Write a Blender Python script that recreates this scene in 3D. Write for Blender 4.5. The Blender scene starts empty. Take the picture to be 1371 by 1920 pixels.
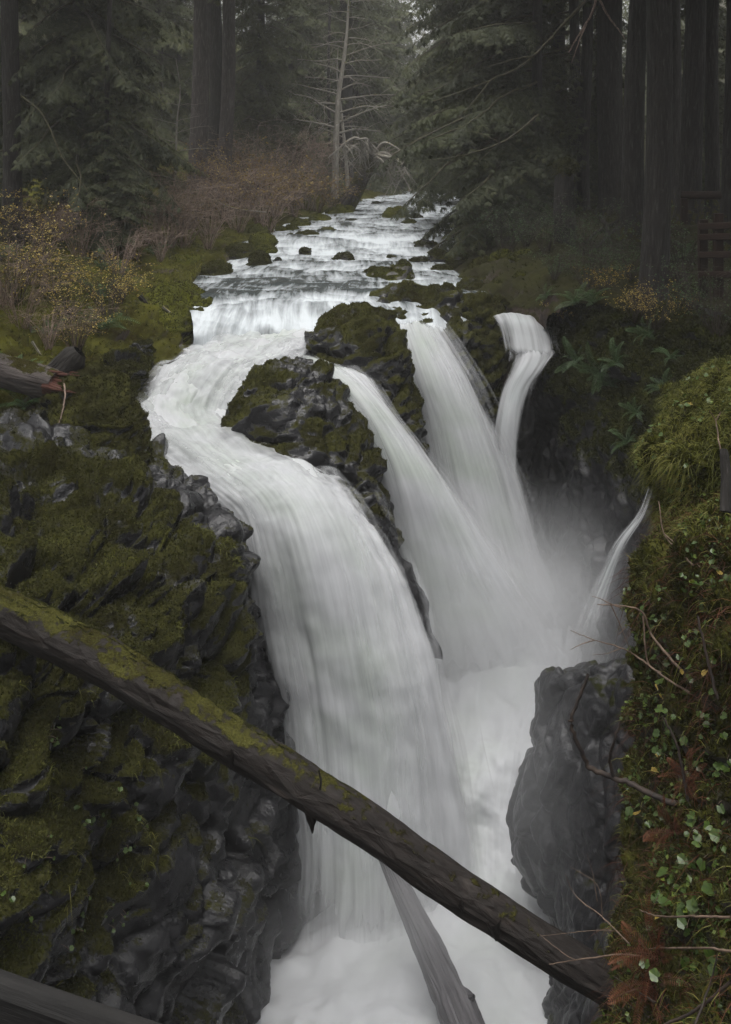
import bpy, math, random
import numpy as np
from mathutils import Vector

# ------------------------------------------------------------------ camera, sky, sun, exposure
S = bpy.context.scene
COL = S.collection
F, HOR, CX = 1844.0, 270.0, 685.5            # focal length and principal row in photo pixels
cam_data = bpy.data.cameras.new('camera')
cam = bpy.data.objects.new('camera', cam_data); COL.objects.link(cam)
cam.location = (0, 0, 0); cam.rotation_euler = (math.radians(90), 0, 0)
cam_data.sensor_fit = 'VERTICAL'; cam_data.sensor_height = 36; cam_data.sensor_width = 36
cam_data.lens = 36 * F / 1920
cam_data.shift_y = -(960 - HOR) / 1920
cam_data.clip_start = 0.05; cam_data.clip_end = 2000
S.camera = cam

SUN_EL, SUN_AZ = math.radians(78), math.radians(200)     # high above the gorge, through the overcast
world = bpy.data.worlds.new('World'); S.world = world; world.use_nodes = True
wn = world.node_tree.nodes; wl = world.node_tree.links; wn.clear()
sky = wn.new('ShaderNodeTexSky'); sky.sky_type = 'NISHITA'; sky.sun_disc = False
sky.sun_elevation = SUN_EL; sky.sun_rotation = SUN_AZ; sky.dust_density = 6; sky.air_density = 1.0; sky.ozone_density = 0.6
hs = wn.new('ShaderNodeHueSaturation'); hs.inputs['Saturation'].default_value = 0.10
bg = wn.new('ShaderNodeBackground'); bg.inputs['Strength'].default_value = 0.15
wo = wn.new('ShaderNodeOutputWorld')
wl.new(sky.outputs[0], hs.inputs['Color']); wl.new(hs.outputs[0], bg.inputs['Color']); wl.new(bg.outputs[0], wo.inputs['Surface'])
sd = bpy.data.lights.new('sun', 'SUN'); sd.energy = 1.3; sd.angle = math.radians(60); sd.color = (1, 0.97, 0.93)
sun = bpy.data.objects.new('sun', sd); COL.objects.link(sun)
dirv = Vector((math.sin(SUN_AZ) * math.cos(SUN_EL), math.cos(SUN_AZ) * math.cos(SUN_EL), math.sin(SUN_EL)))
sun.rotation_euler = dirv.to_track_quat('Z', 'Y').to_euler(); sun.location = (0, 0, 40)

vs = S.view_settings; vs.view_transform = 'Standard'; vs.look = 'None'; vs.gamma = 1; vs.use_curve_mapping = False
vs.exposure = 0.95
S.cycles.use_denoising = True
S.cycles.max_bounces = 6; S.cycles.diffuse_bounces = 3; S.cycles.glossy_bounces = 2; S.cycles.transmission_bounces = 3
S.cycles.transparent_max_bounces = 12; S.cycles.volume_bounces = 1
S.cycles.use_adaptive_sampling = True; S.cycles.adaptive_threshold = 0.02
S.cycles.caustics_reflective = False; S.cycles.caustics_refractive = False
S.cycles.sample_clamp_indirect = 4

# ------------------------------------------------------------------ helpers
def P(px, py, Y): return ((px - CX) / F * Y, Y, -(py - HOR) / F * Y)
def V(px, py, Y): return np.array(P(px, py, Y))
def smooth(a, b, x):
    t = np.clip((x - a) / (b - a), 0, 1); return t * t * (3 - 2 * t)

def _h(ix, iy, iz, seed):
    h = (ix.astype(np.uint32) * np.uint32(374761393) + iy.astype(np.uint32) * np.uint32(668265263)
         + iz.astype(np.uint32) * np.uint32(2147483647) + np.uint32((seed * 974711 + 1013904223) & 0xffffffff))
    h = (h ^ (h >> np.uint32(13))) * np.uint32(1274126177)
    h = (h ^ (h >> np.uint32(15))) * np.uint32(2246822519)
    return (h ^ (h >> np.uint32(16)))
def _r(h, k=0):
    h = (h + np.uint32((k * 0x9E3779B9) & 0xffffffff)) * np.uint32(2654435761); h = h ^ (h >> np.uint32(15))
    return h.astype(np.float64) / 4294967295.0
def noise3(p, seed=0):
    i = np.floor(p).astype(np.int64); f = p - i; u = f * f * f * (f * (f * 6 - 15) + 10)
    i = i.astype(np.int64) & 0xffffffff
    out = 0
    for dx in (0, 1):
        for dy in (0, 1):
            for dz in (0, 1):
                h = _h((i[:, 0] + dx) & 0xffffffff, (i[:, 1] + dy) & 0xffffffff, (i[:, 2] + dz) & 0xffffffff, seed)
                g = (_r(h, 1) * 2 - 1) * (f[:, 0] - dx) + (_r(h, 2) * 2 - 1) * (f[:, 1] - dy) + (_r(h, 3) * 2 - 1) * (f[:, 2] - dz)
                w = (u[:, 0] if dx else 1 - u[:, 0]) * (u[:, 1] if dy else 1 - u[:, 1]) * (u[:, 2] if dz else 1 - u[:, 2])
                out = out + g * w
    return out * 1.3
def fbm(p, seed=0, oct=4, lac=2.1, gain=0.5):
    a, s, o = 1.0, 0, 0
    for k in range(oct):
        o = o + a * noise3(p, seed + k * 17); p = p * lac + 3.7; a *= gain
    return o
def cells(p, seed=0):
    """F1, F2 and a faceted height: every cell is a tilted plane of its own."""
    i = np.floor(p).astype(np.int64); f = p - i
    d1 = np.full(len(p), 9.0); d2 = np.full(len(p), 9.0); fac = np.zeros(len(p)); idr = np.zeros(len(p))
    for dx in (-1, 0, 1):
        for dy in (-1, 0, 1):
            for dz in (-1, 0, 1):
                h = _h((i[:, 0] + dx) & 0xffffffff, (i[:, 1] + dy) & 0xffffffff, (i[:, 2] + dz) & 0xffffffff, seed)
                rx = dx + _r(h, 1) - f[:, 0]; ry = dy + _r(h, 2) - f[:, 1]; rz = dz + _r(h, 3) - f[:, 2]
                d = rx * rx + ry * ry + rz * rz
                t = .55 * (_r(h, 4) * 2 - 1) - 2.0 * ((_r(h, 5) - .5) * rx + (_r(h, 6) - .5) * ry + (_r(h, 7) - .5) * rz) * 2
                near = d < d1
                d2 = np.where(near, d1, np.minimum(d2, d)); fac = np.where(near, t, fac); idr = np.where(near, _r(h, 8), idr)
                d1 = np.where(near, d, d1)
    return np.sqrt(d1), np.sqrt(d2), fac, idr

def mk_mesh(name, v, f, attrs=None, uv=None, smooth_shade=True, mat_idx=None):
    v = np.asarray(v, dtype=np.float32); f = np.asarray(f, dtype=np.int32)
    m = bpy.data.meshes.new(name); n, k = f.shape
    m.vertices.add(len(v)); m.vertices.foreach_set('co', v.ravel())
    m.loops.add(n * k); m.loops.foreach_set('vertex_index', f.ravel())
    m.polygons.add(n); m.polygons.foreach_set('loop_start', np.arange(0, n * k, k, dtype=np.int32))
    m.polygons.foreach_set('use_smooth', np.full(n, smooth_shade, dtype=bool))
    if mat_idx is not None: m.polygons.foreach_set('material_index', np.asarray(mat_idx, dtype=np.int32))
    m.update(calc_edges=True)
    for a, val in (attrs or {}).items():
        at = m.attributes.new(a, 'FLOAT', 'POINT'); at.data.foreach_set('value', np.asarray(val, dtype=np.float32))
    if uv is not None:
        l = m.uv_layers.new(name='flow'); l.data.foreach_set('uv', np.asarray(uv, dtype=np.float32)[f.ravel()].ravel())
    m.validate()
    return m
def tag(o, label=None, cat=None, group=None, kind=None):
    if label: o['label'] = label
    if cat: o['category'] = cat
    if group: o['group'] = group
    if kind: o['kind'] = kind
    return o
def add(name, mesh, mat=None, parent=None, loc=(0, 0, 0)):
    o = bpy.data.objects.new(name, mesh); COL.objects.link(o); o.location = loc
    if mat is not None and mesh is not None and len(mesh.materials) == 0:
        for mm in (mat if isinstance(mat, (list, tuple)) else [mat]): mesh.materials.append(mm)
    if parent is not None: o.parent = parent
    return o
def empty(name, loc=(0, 0, 0), rz=0):
    o = bpy.data.objects.new(name, None); COL.objects.link(o); o.location = loc; o.rotation_euler = (0, 0, rz); o.empty_display_size = 0.1
    return o
def grid_faces(nu, nv, wrap=False):
    a = np.arange(nv * nu).reshape(nv, nu)
    if wrap: a = np.concatenate([a, a[:, :1]], 1)
    return np.stack([a[:-1, :-1], a[:-1, 1:], a[1:, 1:], a[1:, :-1]], -1).reshape(-1, 4)
def crom(pts, n):
    """Catmull-Rom through pts (k, ...), resampled to n points."""
    pts = np.asarray(pts, dtype=float); k = len(pts)
    q = np.concatenate([[2 * pts[0] - pts[1]], pts, [2 * pts[-1] - pts[-2]]])
    t = np.linspace(0, k - 1, n); i = np.minimum(t.astype(int), k - 2); f = (t - i).reshape((-1,) + (1,) * (pts.ndim - 1))
    a, b, c, d = q[i], q[i + 1], q[i + 2], q[i + 3]
    return 0.5 * (2 * b + (c - a) * f + (2 * a - 5 * b + 4 * c - d) * f ** 2 + (3 * b - a - 3 * c + d) * f ** 3)
def patch_pts(ctrl, nu, nv):
    """ctrl: rows of (px, py, Y); returns (nv*nu, 3) world points."""
    rows = [crom([V(*c) for c in r], nu) for r in ctrl]
    return crom(np.array(rows), nv).reshape(-1, 3)
def normals(v, f):
    n = np.zeros_like(v)
    a, b, c = v[f[:, 0]], v[f[:, 1]], v[f[:, 2]]
    fn = np.cross(b - a, c - a)
    if f.shape[1] == 4: fn = fn + np.cross(c - a, v[f[:, 3]] - a)
    for k in range(f.shape[1]): np.add.at(n, f[:, k], fn)
    return n / np.maximum(np.linalg.norm(n, axis=1, keepdims=True), 1e-9)
ROT = np.array([[.86, .28, .42], [-.36, .92, .12], [-.36, -.26, .90]])      # the dip of the strata
def rock_disp(v, f, amp=1.0, seed=1, big=.20, facet=.10, cell=.55, fine=.03, strata=.05, flip=1, cvec=None, shape=None, wrap=False):
    n = normals(v, f) * flip
    q = v @ ROT.T
    d = big * fbm(v / 1.3, seed, 3)
    wv = v + .25 * np.stack([noise3(v * 1.7, seed + 5), noise3(v * 1.7, seed + 6), noise3(v * 1.7, seed + 7)], 1)
    qq = (wv @ ROT.T) / np.array([cell * 1.7, cell, cell * .62]) if cvec is None else wv / np.array(cvec)
    f1, f2, fac, _ = cells(qq, seed + 9)
    d = d + facet * fac * .55 - .55 * facet * np.exp(-((f2 - f1) / .10) ** 2)
    g1, g2, fac2, _ = cells(qq * 2.6 + 5.3, seed + 31)
    d = d + facet * .30 * fac2 * .6 - .2 * facet * np.exp(-((g2 - g1) / .14) ** 2)
    s = q[:, 2] / .16 + fbm(v * 1.1, seed + 3, 2) * 1.2
    fr = s - np.floor(s)
    d = d + strata * (smooth(.0, .75, fr) - fr)
    if shape is not None:
        g = d.reshape(shape)
        for _ in (0,):
            e = np.concatenate([g[:, -1:], g, g[:, :1]], 1) if wrap else np.concatenate([g[:, :1], g, g[:, -1:]], 1)
            g = .5 * g + .25 * (e[:, :-2] + e[:, 2:])
            e = np.concatenate([g[:1], g, g[-1:]], 0); g = .5 * g + .25 * (e[:-2] + e[2:])
        d = g.ravel()
    d = d + fine * fbm(v * 7.0, seed + 11, 3)
    return v + n * (d * amp)[:, None]
def moss_of(v, f, seed=1, bias=0.0, lo=-.1, hi=.75, flip=1):
    n = normals(v, f) * flip
    m = smooth(lo, hi, n[:, 2]) + .55 * fbm(v * 1.5, seed + 50, 3) + .25 * fbm(v * 6, seed + 61, 2) + bias
    return np.clip(m, 0, 1)
def moss_swell(v, f, m, amt=.035, seed=2, flip=1):
    n = normals(v, f) * flip; n = n + np.array([0, 0, .4]); n /= np.linalg.norm(n, axis=1, keepdims=True)
    f1, _, _, _ = cells(v * 7.5, seed + 71)
    return v + n * (amt * smooth(.35, .8, m) * (1.0 - f1 * .9 + .5 * fbm(v * 18, seed, 2)))[:, None]

# ------------------------------------------------------------------ materials
def new_mat(name):
    m = bpy.data.materials.new(name); m.use_nodes = True; nt = m.node_tree; nt.nodes.clear()
    return m, nt
class N:
    def __init__(s, nt): s.nt = nt
    def __call__(s, typ, ins=None, **props):
        n = s.nt.nodes.new('ShaderNode' + typ)
        for k, v in props.items(): setattr(n, k, v)
        for k, v in (ins or {}).items():
            sock = n.inputs[k]
            if isinstance(v, bpy.types.NodeSocket): s.nt.links.new(v, sock)
            elif isinstance(v, bpy.types.Node): s.nt.links.new(v.outputs[0], sock)
            else: sock.default_value = v
        return n
    def noise(s, vec, scale, detail=4, rough=.55, dist=0):
        return s('TexNoise', {'Vector': vec, 'Scale': scale, 'Detail': detail, 'Roughness': rough, 'Distortion': dist})
    def ramp(s, fac, stops, interp='LINEAR'):
        n = s('ValToRGB', {'Fac': fac}); e = n.color_ramp.elements; n.color_ramp.interpolation = interp
        while len(e) < len(stops): e.new(.5)
        for k, (p, c) in enumerate(stops):
            e[k].position = p; e[k].color = (*c, 1) if len(c) == 3 else c
        return n
    def mix(s, fac, a, b, blend='MIX'):
        n = s('Mix', data_type='RGBA', blend_type=blend)
        for k, v in ((0, fac), (6, a), (7, b)):
            if isinstance(v, bpy.types.NodeSocket): s.nt.links.new(v, n.inputs[k])
            elif isinstance(v, bpy.types.Node): s.nt.links.new(v.outputs[0], n.inputs[k])
            else: n.inputs[k].default_value = (*v, 1) if isinstance(v, tuple) and len(v) == 3 else v
        return n.outputs[2]
    def math(s, op, a, b=None, clamp=False):
        n = s('Math', operation=op, use_clamp=clamp)
        for k, v in ((0, a), (1, b)):
            if v is None: continue
            if isinstance(v, bpy.types.NodeSocket): s.nt.links.new(v, n.inputs[k])
            elif isinstance(v, bpy.types.Node): s.nt.links.new(v.outputs[0], n.inputs[k])
            else: n.inputs[k].default_value = v
        return n.outputs[0]
    def out(s, surf=None, vol=None):
        o = s('OutputMaterial')
        if surf is not None: s.nt.links.new(surf.outputs[0], o.inputs['Surface'])
        if vol is not None: s.nt.links.new(vol.outputs[0], o.inputs['Volume'])
def vary(c, k): return tuple(x * k for x in c)

def rock_material(name, rock=(.004, .004, .005), rock2=(.013, .0125, .014), moss=((.011, .009, .004), (.029, .029, .009), (.070, .071, .020)), wet=.12, mossgain=1.0):
    m, nt = new_mat(name); n = N(nt)
    co = n('TexCoord').outputs['Object']
    at = n('Attribute', attribute_name='moss').outputs['Fac']
    n1 = n.noise(co, 9, 5, .65); n2 = n.noise(co, 45, 3, .6); n3 = n.noise(co, 1.6, 4, .6); n4 = n.noise(co, 140, 2, .7)
    k = n.math('ADD', at, n.math('MULTIPLY', n.math('SUBTRACT', n1.outputs['Fac'], .5), 1.1))
    k = n.math('ADD', k, n.math('MULTIPLY', n.math('SUBTRACT', n2.outputs['Fac'], .5), .5))
    fac = n.ramp(k, [(.40, (0, 0, 0)), (.62, (1, 1, 1))])
    fac = n.math('MULTIPLY', fac, mossgain)
    rc = n.ramp(n1.outputs['Fac'], [(.35, rock), (.7, rock2)])
    vein = n.ramp(n.noise(co, 3.2, 6, .7, 1.5).outputs['Fac'], [(.62, (0, 0, 0)), (.72, (1, 1, 1))])
    rc2 = n.mix(n.math('MULTIPLY', vein, .35), rc, vary(rock2, 1.7))
    mm = n.math('ADD', n.math('MULTIPLY', n3.outputs['Fac'], .75), n.math('MULTIPLY', n2.outputs['Fac'], .42))
    mc = n.ramp(mm, [(.40, moss[0]), (.56, moss[1]), (.80, moss[2])])
    mc2 = n.mix(n.math('MULTIPLY', n4.outputs['Fac'], .55), mc, vary(moss[0], .8))
    colr = n.mix(fac, rc2, mc2)
    rough = n.mix(fac, n.ramp(n.noise(co, 5, 3).outputs['Fac'], [(.35, (wet, wet, wet)), (.65, (wet + .2,) * 3)]), (.95, .95, .95))
    h = n.math('ADD', n.math('MULTIPLY', n1.outputs['Fac'], .5), n.math('MULTIPLY', n2.outputs['Fac'], .22))
    def crease(scale, sc, rot):
        q = n.noise(n('Mapping', {'Vector': co, 'Rotation': rot, 'Scale': sc}).outputs[0], scale, 2, .5, .3).outputs['Fac']
        return n.math('ABSOLUTE', n.math('SUBTRACT', q, .5))
    c1 = crease(2.6, (1, .6, 1.6), (.4, .5, .3)); c2 = crease(8, (1, 1.5, .7), (.9, .2, .7))
    h = n.math('ADD', n.math('ADD', n.math('MULTIPLY', h, .45), n.math('MULTIPLY', n.noise(co, 38, 6, .7).outputs['Fac'], .38)), n.math('ADD', n.math('MULTIPLY', c1, 2.0), n.math('MULTIPLY', c2, 1.0)))
    hm = n.math('ADD', n.math('MULTIPLY', n2.outputs['Fac'], .5), n.math('MULTIPLY', n4.outputs['Fac'], .5))
    hh = n.mix(fac, h, hm)
    b = n('Bump', {'Height': hh, 'Strength': .7, 'Distance': .035})
    spec = n.math('MULTIPLY', n.math('SUBTRACT', 1.0, fac), .45)
    p = n('BsdfPrincipled', {'Base Color': colr, 'Roughness': rough, 'Normal': b, 'Specular IOR Level': spec})
    n.out(p); return m
M = {}
M['rock'] = rock_material('mossy_rock')
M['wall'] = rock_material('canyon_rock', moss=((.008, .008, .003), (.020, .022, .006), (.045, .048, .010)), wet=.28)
M['bank'] = rock_material('mossy_ground', rock=(.014, .010, .006), rock2=(.045, .028, .016), moss=((.018, .013, .005), (.045, .045, .009), (.10, .10, .017)), wet=.8)
M['lush'] = rock_material('lush_moss', rock=(.012, .010, .006), rock2=(.03, .022, .012), moss=((.012, .010, .004), (.033, .034, .008), (.082, .082, .017)), wet=.7)
M['bright'] = rock_material('bright_mossy_stone', rock=(.012, .012, .013), rock2=(.035, .034, .034), moss=((.020, .018, .005), (.056, .060, .010), (.125, .130, .020)), wet=.25)
M['pale'] = rock_material('pale_lichen_stone', rock=(.040, .038, .036), rock2=(.115, .108, .10), moss=((.020, .018, .005), (.056, .060, .010), (.125, .130, .020)), wet=.45)
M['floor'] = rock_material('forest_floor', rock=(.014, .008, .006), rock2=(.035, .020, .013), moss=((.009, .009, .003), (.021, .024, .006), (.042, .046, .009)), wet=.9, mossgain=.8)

def water_material(name, white=(.61, .62, .635), green=(.52, .56, .52), streak=(9, .32), gloss=.25, thin=1.0):
    """white falling water: streaks run along the flow, thin veils let the rock show through"""
    m, nt = new_mat(name); n = N(nt)
    uv = n('UVMap', uv_map='flow').outputs['UV']
    mp = n('Mapping', {'Vector': uv, 'Scale': (streak[0], streak[1], 1)}).outputs[0]
    s1 = n.noise(mp, 1.0, 3, .5, .15).outputs['Fac']
    tb = n('Attribute', attribute_name='turb').outputs['Fac']; oc = n('TexCoord').outputs['Object']
    s0 = n.noise(oc, 2.4, 6, .62, .8).outputs['Fac']; s1 = n.mix(n.math('MULTIPLY', tb, .65), s1, s0)
    mp2 = n('Mapping', {'Vector': uv, 'Scale': (streak[0] * 3.6, streak[1] * 1.3, 1), 'Location': (3, 7, 0)}).outputs[0]
    s2 = n.noise(mp2, 1.0, 3, .6).outputs['Fac']
    at = n('Attribute', attribute_name='alpha').outputs['Fac']
    a = n.math('ADD', n.math('MULTIPLY', at, 1.75), n.math('MULTIPLY', n.math('SUBTRACT', s1, .56), 1.5))
    a = n.math('ADD', a, n.math('MULTIPLY', n.math('SUBTRACT', s2, .5), .16), )
    a = n.math('MULTIPLY', a, thin)
    a = n.ramp(a, [(0.0, (0, 0, 0)), (1.0, (1, 1, 1))]).outputs[0]
    body = n('Attribute', attribute_name='body').outputs['Fac']
    g = n.math('MULTIPLY', n.ramp(n.noise(uv, 1.1, 3).outputs['Fac'], [(.42, (0, 0, 0)), (.66, (1, 1, 1))]), body)
    colr = n.mix(g, white, green)
    colr = n.mix(n.math('MULTIPLY', n.ramp(s2, [(.45, (0, 0, 0)), (.25, (1, 1, 1))]), .0), colr, green)
    bp = n('Bump', {'Height': n.math('ADD', n.math('MULTIPLY', s1, .8), n.math('MULTIPLY', s2, .35)), 'Strength': .09, 'Distance': .06})
    df = n('BsdfDiffuse', {'Color': colr, 'Normal': bp})
    tr = n('BsdfTranslucent', {'Color': colr, 'Normal': bp})
    mx = n('MixShader', {0: .45, 1: df.outputs[0], 2: tr.outputs[0]})
    gl = n('BsdfGlossy', {'Color': (.9, .9, .9, 1), 'Roughness': .38, 'Normal': bp})
    fr = n('Fresnel', {'IOR': 1.33})
    mx2 = n('MixShader', {0: n.math('MULTIPLY', fr, gloss), 1: mx.outputs[0], 2: gl.outputs[0]})
    tp = n('BsdfTransparent')
    fin = n('MixShader', {0: a, 1: tp.outputs[0], 2: mx2.outputs[0]})
    n.out(fin); return m
M['fall'] = water_material('falling_water')
M['veil'] = water_material('thin_water_veil', streak=(12, .5), green=(.6, .64, .64))

def river_material():
    m, nt = new_mat('river_water'); n = N(nt)
    uv = n('UVMap', uv_map='flow').outputs['UV']
    mp = n('Mapping', {'Vector': uv, 'Scale': (2.6, .55, 1)}).outputs[0]
    s1 = n.noise(mp, 1.0, 6, .62, .5).outputs['Fac']
    mp2 = n('Mapping', {'Vector': uv, 'Scale': (9, 1.1, 1)}).outputs[0]
    s2 = n.noise(mp2, 1.0, 5, .62, .4).outputs['Fac']
    at = n('Attribute', attribute_name='foam').outputs['Fac']
    a = n.math('ADD', at, n.math('MULTIPLY', n.math('SUBTRACT', s1, .5), 1.5))
    a = n.math('ADD', a, n.math('MULTIPLY', n.math('SUBTRACT', s2, .5), 1.2))
    fac = n.ramp(a, [(-.0, (0, 0, 0)), (.95, (1, 1, 1))])
    hgt = n.math('ADD', s1, n.math('MULTIPLY', s2, .45))
    bp = n('Bump', {'Height': hgt, 'Strength': .5, 'Distance': .12})
    dark = n('BsdfPrincipled', {'Base Color': (.035, .042, .042, 1), 'Roughness': .22, 'IOR': 1.33, 'Normal': bp})
    wh = n('BsdfDiffuse', {'Color': (.47, .50, .52, 1), 'Normal': bp})
    mx = n('MixShader', {0: n.math('MULTIPLY', fac, .93), 1: dark.outputs[0], 2: wh.outputs[0]})
    n.out(mx); return m
M['river'] = river_material()
# ------------------------------------------------------------------ terrain
SCATTER = {}                                   # mossy surfaces kept for the moss and plants that grow on them
def rel(v, base): return v - np.asarray(base)
def terrain(name, ctrl, nu, nv, mat, amp=1.0, seed=1, bias=0., lo=-.1, hi=.75, label=None, swell=.035, wetfn=None, **kw):
    v = patch_pts(ctrl, nu, nv)
    a = np.arange(nv * nu).reshape(nv, nu)
    f = np.stack([a[:-1, :-1], a[1:, :-1], a[1:, 1:], a[:-1, 1:]], -1).reshape(-1, 4)
    v = rock_disp(v, f, amp, seed, shape=(nv, nu), **kw)
    m = moss_of(v, f, seed, bias, lo, hi)
    if wetfn is not None: m = np.clip(m + wetfn(v), 0, 1)
    if swell: v = moss_swell(v, f, m, swell, seed)
    o = add(name, mk_mesh(name, v, f, {'moss': m}), mat)
    SCATTER[name] = (v, f, m, o)
    tag(o, label, None, None, 'structure')
    return o
def rock(name, rows, mat, label, seed=1, nphi=110, nv=90, power=.8, bias=0., lo=-.1, hi=.7, amp=1., cat='rock', group=None, swell=.03, wet_below=None, closed=True, **kw):
    """a closed boulder lofted through level sections: (py, px left, px right, distance, half depth)"""
    R = []
    for py, l, r, Y, b in rows:
        p, q = V(l, py, Y), V(r, py, Y)
        R.append([(p[0] + q[0]) / 2, Y, p[2], max((q[0] - p[0]) / 2, .01), b])
    R = np.array(R)
    top = R[0].copy(); top[3] = .004; top[4] = .004; top[2] += .012
    bot = R[-1].copy(); bot[3] = .02; bot[4] = .02; bot[2] -= .05
    R = np.concatenate([[top], crom(R, nv), [bot]])
    ph = np.linspace(0, 2 * np.pi, nphi, endpoint=False)
    c, s = np.cos(ph), np.sin(ph)
    c = np.sign(c) * np.abs(c) ** power; s = np.sign(s) * np.abs(s) ** power
    X = R[:, 0:1] + R[:, 3:4] * c; Yv = R[:, 1:2] - R[:, 4:5] * s; Z = np.repeat(R[:, 2:3], nphi, 1)
    v = np.stack([X, Yv, Z], -1).reshape(-1, 3)
    f = grid_faces(nphi, len(R), True)
    v = rock_disp(v, f, amp, seed, shape=(len(R), nphi), wrap=True, **kw)
    m = moss_of(v, f, seed, bias, lo, hi)
    if wet_below is not None: m = np.clip(m - smooth(wet_below + .14, wet_below - .04, v[:, 2]) * 1.5, 0, 1)
    v = moss_swell(v, f, m, swell, seed)
    base = (float(v[:, 0].mean()), float(v[:, 1].mean()), float(v[:, 2].min()))
    o = add(name, mk_mesh(name, rel(v, base), f, {'moss': m}), mat, loc=base)
    SCATTER[o.name] = (v, f, m, o)
    return tag(o, label, cat, group)

# left shelf and the canyon's left wall, from the pool above the falls down to the canyon floor
LW = [
 [(-420, 800, 12.4), (-200, 780, 12.5), (0, 765, 12.7), (100, 775, 12.9), (200, 795, 13.2), (262, 825, 13.6), (310, 860, 14.0), (330, 900, 14.4)],
 [(-420, 880, 10.8), (-200, 860, 11.0), (0, 835, 11.3), (110, 830, 11.7), (220, 838, 12.2), (300, 858, 12.8), (355, 890, 13.4), (360, 950, 14.2)],
 [(-420, 980, 9.4), (-200, 960, 9.6), (0, 930, 10.0), (130, 915, 10.5), (250, 905, 11.2), (340, 905, 12.0), (405, 935, 12.7), (410, 1000, 14.0)],
 [(-420, 1080, 8.5), (-200, 1060, 8.7), (0, 1030, 9.0), (150, 1010, 9.6), (280, 1000, 10.4), (375, 990, 11.3), (452, 1015, 12.2), (450, 1080, 13.8)],
 [(-420, 1190, 7.8), (-200, 1170, 7.9), (0, 1140, 8.2), (150, 1130, 8.8), (290, 1110, 9.7), (390, 1100, 10.7), (468, 1110, 11.9), (480, 1180, 13.6)],
 [(-420, 1300, 7.3), (-200, 1280, 7.4), (0, 1270, 7.6), (150, 1260, 8.2), (290, 1240, 9.2), (410, 1230, 10.3), (500, 1240, 11.6), (520, 1260, 13.4)],
 [(-420, 1420, 7.0), (-200, 1420, 7.0), (0, 1420, 7.2), (150, 1420, 7.9), (300, 1410, 9.0), (430, 1400, 10.2), (530, 1400, 11.5), (545, 1400, 13.4)],
 [(-420, 1600, 6.7), (-200, 1600, 6.8), (0, 1600, 7.0), (150, 1600, 7.8), (310, 1600, 8.9), (445, 1600, 10.1), (556, 1590, 11.4), (570, 1600, 13.2)],
 [(-420, 1780, 6.5), (-200, 1780, 6.6), (0, 1780, 6.9), (150, 1780, 7.7), (310, 1780, 8.8), (440, 1770, 10.0), (545, 1750, 11.2), (575, 1760, 13.0)],
 [(-420, 2000, 6.2), (-200, 2000, 6.4), (0, 2000, 6.8), (150, 2000, 7.6), (300, 1980, 8.7), (410, 1930, 9.9), (500, 1900, 11.0), (560, 1900, 12.8)],
 [(-420, 2300, 6.0), (-200, 2300, 6.3), (0, 2300, 6.7), (150, 2250, 7.5), (280, 2200, 8.6), (370, 2120, 9.8), (450, 2080, 10.9), (530, 2050, 12.6)]]
terrain('left_canyon_wall', LW, 310, 420, M['rock'], seed=3, big=.32, facet=.23, cell=.80, bias=-.17, lo=-.3, hi=.7, strata=.0, fine=.02,
        wetfn=lambda v: -1.0 * smooth(.35, -.05, (v[:, 1] * .0 + 11.3 + (-v[:, 2] - 4.6) * -.05) - v[:, 1]) * .45 - .5 * smooth(-5.6, -7.2, v[:, 2]),
        label='mossy black rock shelf dropping into the canyon below the fallen log')

# left bank above the river
LB = [
 [(-2600, 10, 130), (-900, -40, 130), (0, -20, 130), (420, 60, 130), (640, 190, 130), (760, 290, 130), (790, 330, 130)],
 [(-2600, 130, 80), (-900, 90, 80), (0, 120, 80), (380, 180, 80), (600, 270, 80), (725, 330, 80), (770, 352, 80)],
 [(-1600, 215, 55), (-700, 200, 55), (80, 220, 55), (380, 270, 55), (580, 325, 55), (690, 352, 55), (750, 366, 55)],
 [(-1100, 290, 42), (-500, 270, 42), (80, 290, 42), (350, 325, 42), (540, 362, 42), (640, 378, 42), (695, 392, 42)],
 [(-900, 330, 35), (-400, 320, 35), (0, 335, 35), (280, 355, 35), (470, 388, 35), (575, 404, 35), (630, 418, 35)],
 [(-700, 370, 29), (-350, 360, 29), (0, 375, 29), (220, 395, 29), (390, 420, 29), (480, 440, 29), (530, 460, 29)],
 [(-700, 405, 25), (-300, 395, 25), (0, 405, 25), (180, 430, 25), (330, 455, 25), (400, 472, 25), (455, 500, 25)],
 [(-700, 450, 22), (-300, 435, 22), (0, 445, 22), (150, 470, 22), (280, 495, 22), (345, 512, 22), (400, 545, 22)],
 [(-700, 500, 19.5), (-300, 485, 19.5), (0, 495, 19.5), (140, 510, 19.5), (270, 535, 19.5), (350, 560, 19.5), (405, 605, 19.5)],
 [(-700, 550, 17.5), (-300, 530, 17.5), (0, 545, 17.5), (130, 560, 17.5), (240, 590, 17.5), (320, 625, 17.5), (385, 670, 17.5)],
 [(-700, 590, 16), (-300, 570, 16), (0, 590, 16), (100, 610, 16), (190, 645, 16), (245, 685, 16), (290, 735, 16)],
 [(-700, 650, 14.5), (-300, 630, 14.5), (0, 640, 14.5), (90, 660, 14.5), (160, 700, 14.5), (215, 745, 14.5), (262, 810, 14.5)],
 [(-700, 750, 13), (-300, 730, 13), (0, 730, 13), (90, 735, 13), (170, 765, 13), (230, 810, 13.2), (290, 870, 13.6)],
 [(-700, 900, 12), (-300, 880, 12), (0, 880, 12), (90, 890, 12), (170, 900, 12.3), (240, 930, 12.6), (300, 960, 13.2)]]
terrain('left_bank', LB, 200, 260, M['bank'], seed=11, big=.25, facet=.10, cell=.7, bias=.0, strata=.03, lo=-.1, hi=.9, label='mossy brush covered river bank beside the upper stream')

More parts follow.
